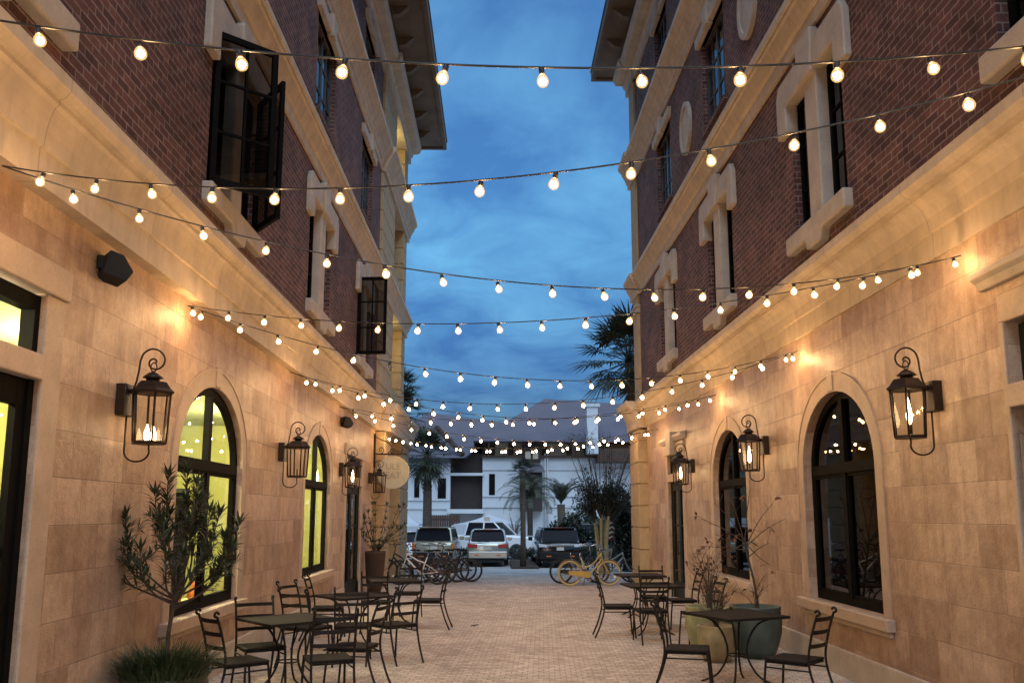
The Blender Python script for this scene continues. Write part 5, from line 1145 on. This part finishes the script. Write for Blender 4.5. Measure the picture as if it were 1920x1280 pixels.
def cabbage_palm(lab, base, top, crown_r, n, rnd, tr=0.16, boots=True, skirt=False):
    t = thing('palm_tree', lab, 'palm', base); base = Vector(base); top = Vector(top)-base
    m = MB(); pts = bez([(0, 0, -0.1), top*0.5+Vector((0.05, 0, 0)), top], 8); m.tube(pts, [tr*1.15-tr*0.2*i/len(pts) for i in range(len(pts))], 10)
    if boots:
        for k in range(70):
            u = rnd.uniform(0.62, 0.99); c = top*u; a = rnd.uniform(0, 2*pi); o = Vector((math.cos(a), math.sin(a), 0))
            m.add([c+o*tr*0.9+Vector((-o.y, o.x, 0))*0.06, c+o*tr*0.9-Vector((-o.y, o.x, 0))*0.06, c+o*tr*1.7+Vector((0, 0, 0.22))], [(0, 1, 2)])
    m.build('trunk', 'bark', t)
    f = MB()
    for k in range(n):
        a = k*2.39996; el = R(85-(165 if skirt else 130)*(k/n)) if k > 2 else R(80)
        d = Vector((math.cos(a)*math.cos(el), math.sin(a)*math.cos(el), math.sin(el)))
        fan_frond(f, top+Vector((0, 0, 0.05)), d, crown_r*rnd.uniform(0.40, 0.60), crown_r*rnd.uniform(0.45, 0.58), rnd)
    f.build('crown', 'palm', t)
    return t
c = at(1178, 668, 30); cabbage_palm('tall cabbage palm leaning out beside the right building', (4.95, 30.6, gz(30)), (c.x+0.05, 30.2, c.z-0.2), 2.15, 46, rnd, 0.15)
c = at(757, 775, 34); cabbage_palm('cabbage palm peeping past the end of the left building', (c.x-0.3, 34, gz(34)), (c.x-0.2, 34, c.z-0.1), 1.45, 34, rnd)
c = at(801, 855, 46); cabbage_palm('stout cabbage palm in front of the white building, left of the dark balconies', (c.x, 46, g40), (c.x, 46, c.z), 1.75, 44, rnd, 0.22, True, True)
c = at(752, 730, 33); cabbage_palm('short crowned palm above the left building corner', (c.x-0.9, 35.5, gz(35)), (c.x-0.35, 35.5, c.z+0.2), 1.3, 24, rnd)
def pindo(lab, base, h, fl, n, rnd, erect=0.4, trunk_r=0.14):
    t = thing('feather_palm', lab, 'palm', base)
    MB().tube([(0, 0, -0.1), (0.03, 0, h*0.5), (0, 0, h)], [trunk_r, trunk_r*0.9, trunk_r*0.95], 9).build('trunk', 'bark', t)
    f = MB()
    for k in range(n):
        a = k*2.39996; el = R(82)*(1-(k/n)*(1-erect)*1.1); dh = Vector((math.cos(a), math.sin(a), 0)); L = fl*rnd.uniform(0.8, 1.1)
        pts = []
        for i in range(12):
            u = i/11; ang = el-u*u*(1.9-erect*0.9); 
            pts.append((pts[-1] if pts else Vector((0, 0, h)))+(dh*math.cos(ang)+Vector((0, 0, math.sin(ang))))*(L/11 if pts else 0))
        f.tube(pts, [0.016-0.012*i/12 for i in range(12)], 4)
        for i in range(2, 12):
            for q in range(3):
                p = pts[i-1]+(pts[i]-pts[i-1])*(q/3); d = (pts[i]-pts[i-1]).normalized(); sd = d.cross(Vector((0, 0, 1))); sd = sd.normalized() if sd.length > 1e-3 else Vector((1, 0, 0))
                for s in (-1, 1):
                    e = p+(d*0.7+sd*s*0.8+Vector((0, 0, rnd.uniform(0.0, 0.4)))).normalized()*L*0.24*(1.15-i/14); w = d*0.012
                    f.add([p-w, p+w, (p+e)/2+w*1.2, e-Vector((0, 0, 0.05)), (p+e)/2-w*1.2], [(0, 1, 2, 4), (4, 2, 3)])
    f.build('crown', 'pindo', t); return t
c = at(993, 935, 50); pindo('drooping feather palm before the dark bay of the white building', (c.x, 50, g40), c.z-g40, 2.0, 40, rnd, 0.15, 0.17)
c = at(1052, 945, 47); pindo('upright feather palm with a stout trunk right of the drooping one', (c.x, 47, g40), c.z-g40, 1.75, 30, rnd, 0.75, 0.22)
c = at(735, 960, 48)
# slender pole like trunk in the middle of the car park
c0, c1 = at(981, 1046, 38.5), at(980, 885, 38.5)
t = thing('young_palm', 'slender young palm with a thin trunk between the silver and the black SUV', 'palm', (c0.x, 38.5, gz(38.5)))
MB().tube([(0, 0, -0.1), (0.0, 0, 1.2), (-0.02, 0, c1.z-gz(38.5))], [0.14, 0.115, 0.10], 9).build('trunk', 'bark', t)
f = MB()
for k in range(18):
    a = k*2.4; el = R(70-110*k/18); fan_frond(f, Vector((-0.02, 0, c1.z-gz(38.5)-0.05)), Vector((math.cos(a)*math.cos(el), math.sin(a)*math.cos(el), math.sin(el))), 0.42, 0.50, rnd)
f.build('crown', 'palm', t)
# multi-stemmed crape myrtle
def myrtle(lab, base, h, rnd):
    t = thing('crape_myrtle', lab, 'tree', base)
    tr = MB(); tw = MB(); lv = MB()
    for k in range(9):
        a = 2*pi*k/9+rnd.uniform(-.2, .2); s = rnd.uniform(0.10, 0.30); hh = rnd.uniform(1.7, 2.1)
        p = bez([(0.12*math.cos(a), 0.12*math.sin(a), -0.1), (s*math.cos(a)*0.9, s*math.sin(a)*0.9, hh*0.5), (s*1.5*math.cos(a)+0.05, s*1.5*math.sin(a), hh)], 7)
        tr.tube(p, [0.068-0.030*i/len(p) for i in range(len(p))], 7)
        e = p[-1]
        for j in range(9):
            b = a+rnd.uniform(-1.2, 1.2); ro = rnd.uniform(0.15, 1.15); zz = rnd.uniform(1.0, h-hh) if rnd.random() < 0.5 else rnd.uniform(0.5, 1.4)
            q = bez([e, e+Vector((ro*0.45*math.cos(b), ro*0.45*math.sin(b), zz*0.5)), e+Vector((ro*math.cos(b), ro*math.sin(b), zz))], 7); tw.tube(q, [0.020-0.016*i/len(q) for i in range(len(q))], 4)
            for m in range(7):
                o = q[rnd.randrange(4, 15)]; d = Vector((rnd.uniform(-1, 1), rnd.uniform(-1, 1), rnd.uniform(0.1, 1.2)))*rnd.uniform(0.15, 0.38); tw.tube([o, o+d*0.5, o+d], [0.006, 0.004, 0.002], 3)
                if rnd.random() < (0.10 if o.z > 3.0 else 0.95):
                    for _ in range(14): leaf(lv, o+d*rnd.uniform(0.3, 1)+rvec(rnd)*0.14, rvec(rnd), rnd.uniform(0.07, 0.13), 0.026)
                elif o.z > 2.8 and rnd.random() < 0.35:
                    for _ in range(4): leaf(lv, o+d+rvec(rnd)*0.03, rvec(rnd), rnd.uniform(0.05, 0.09), 0.025, 1)
    tr.build('trunk', 'palebark', t); tw.build('branches', 'bark', t); lv.build('foliage', ['hedge', 'dryleaf'], t)
c = at(1132, 1015, 32); myrtle('multi-stemmed tree with pale trunks and a twiggy crown near the right corner', (c.x, 32, gz(32)), 5.4, rnd)
def shrub(name, lab, cat, c, rx, ry, rz_, n, mt, rnd, ls=0.10, group=None):
    t = thing(name, lab, cat, c, 0, group)
    m = MB(); st = MB()
    for k in range(n):
        d = rvec(rnd); q = rnd.random()**0.35; lump = 1+0.22*math.sin(d.x*5+d.z*4+c[0])+0.15*math.sin(d.y*7-d.x*6)
        p = Vector((d.x*rx*q*lump, d.y*ry*q*lump, max(0.02, rz_*(1+d.z*q*lump))))
        leaf(m, p, rvec(rnd)+d*0.6+Vector((0, 0, 0.3)), ls*rnd.uniform(0.6, 1.3), ls*0.24)
    for k in range(10): a = rnd.uniform(0, 2*pi); st.tube([(0, 0, -0.05), (rx*0.4*math.cos(a), ry*0.4*math.sin(a), rz_*1.3)], [0.03, 0.01], 5)
    st.build('stem', 'bark', t); m.build('foliage', mt, t); return t
for px, py, Y, rx, rzz, lab in [(1178, 985, 35, 0.55, 1.35, 'tall dark shrub at the right building corner'), (1092, 960, 50, 1.3, 1.4, 'dark rounded shrub behind the dark boxy car'), (1150, 960, 44, 1.1, 1.5, 'dark bush behind the multi-stemmed tree'),
                                (1066, 985, 44.8, 0.9, 1.05, 'low dark bush right of the black SUV roof'), (1215, 960, 40, 1.2, 1.7, 'dark bush half hidden by the right corner pier')]:
    c = at(px, py, Y); shrub('shrub', lab, 'shrub', (c.x, Y, gz(Y)), rx, rx, rzz, 3000, 'hedge', rnd, 0.21, 'shrubs in the car park beds')
m = MB(); x0, x1 = at(1088, 1000, 37).x, at(1260, 1000, 37).x      # clipped hedge
for k in range(4200):
    p = Vector((rnd.uniform(x0, x1), 37+rnd.uniform(-0.5, 0.5), gz(37)+0.9*rnd.random()**0.6)); leaf(m, p, rvec(rnd)+Vector((0, 0, 0.4)), rnd.uniform(0.07, 0.14), 0.03)
tag(m.build('hedge', 'hedge'), 'low dark clipped hedge behind the right bicycles', 'hedge')
m = MB(); x0, x1 = at(862, 1000, 46).x, at(1010, 1000, 46).x
for k in range(2200):
    p = Vector((rnd.uniform(x0, x1), 45.2+rnd.uniform(-0.35, 0.35), g40+0.62*rnd.random()**0.6)); leaf(m, p, rvec(rnd)+Vector((0, 0, 0.4)), rnd.uniform(0.08, 0.15), 0.03)
tag(m.build('hedge', 'hedge'), 'low hedge in front of the pick-up truck', 'hedge')
tag(MB().box(at(958, 0, 40).x, at(1002, 0, 40).x, 38.0, 44.5, -0.6, -0.36).build('planting_strip', 'soil'), kind='structure')
# bare little tree behind the pick-up
c = at(965, 985, 53); t = thing('bare_tree', 'small bare tree against the white wall right of the pick-up truck', 'tree', (c.x, 53, g40)); m = MB()
m.tube([(0, 0, -0.1), (0, 0, 1.0)], [0.06, 0.04], 6)
for k in range(9):
    a = rnd.uniform(0, 2*pi); e = Vector((0.7*math.cos(a)*rnd.uniform(.4, 1), 0.4*math.sin(a), rnd.uniform(1.7, 2.5))); p = bez([(0, 0, 0.9), e*0.5+Vector((0, 0, 0.5)), e], 5); m.tube(p, [0.03-0.022*i/len(p) for i in range(len(p))], 5)
    for j in range(3): q = p[rnd.randrange(4, 10)]; m.tube([q, q+Vector((rnd.uniform(-.3, .3), 0, rnd.uniform(.1, .4)))], [0.010, 0.004], 4)
m.build('branches', 'bark', t)
# chevron sign and small blue sign by the hedge
c = at(1147, 992, 35); t = thing('chevron_sign', 'dark red sign with white chevrons beside the pale trunks', 'sign', (c.x, 35, gz(35)))
zc = c.z-gz(35); MB().box(-0.14, 0.14, -0.015, 0.015, zc-0.42, zc+0.38).build('panel', 'red_sign', t); m = MB()
for k in range(4):
    z = zc-0.32+k*0.18
    for s in (-1, 1): m.obox(Vector((s*0.06, -0.022, z+0.02)), Vector((1, 0, -0.7*s)).normalized(), Vector((0, 1, 0)), Vector((0.7*s, 0, 1)).normalized(), 0.075, 0.005, 0.024)
m.build('chevron', 'whitepaint', t); MB().tube([(0, 0.03, 0), (0, 0.03, zc+0.3)], 0.03, 6).build('post', 'bark', t)
c = at(1160, 1014, 36); t = thing('small_sign', 'small blue and white sign by the dark hedge', 'sign', (c.x, 36, gz(36))); zc = c.z-gz(36)
MB().box(-0.19, 0.19, -0.02, 0.02, zc-0.16, zc+0.16).build('panel', 'white', t); MB().box(-0.12, 0.12, -0.026, -0.0205, zc-0.10, zc+0.06).build('symbol', 'blue_sign', t); MB().tube([(0, 0.03, 0), (0, 0.03, zc+0.1)], 0.025, 6).build('post', 'chrome', t)
# small dark leaf on the paving
c = (-0.35, 15.05, 0.0)
m = MB(); m.add([(-0.07, 0, 0.006), (0, -0.04, 0.012), (0.07, 0.0, 0.03), (0, 0.045, 0.016)], [(0, 1, 2, 3)]); o = m.build('fallen_leaf', 'bark', loc=c); tag(o, 'curled dark leaf lying alone on the pale paving', 'leaf')
sol = o.modifiers.new('thickness', 'SOLIDIFY'); sol.thickness = 0.012
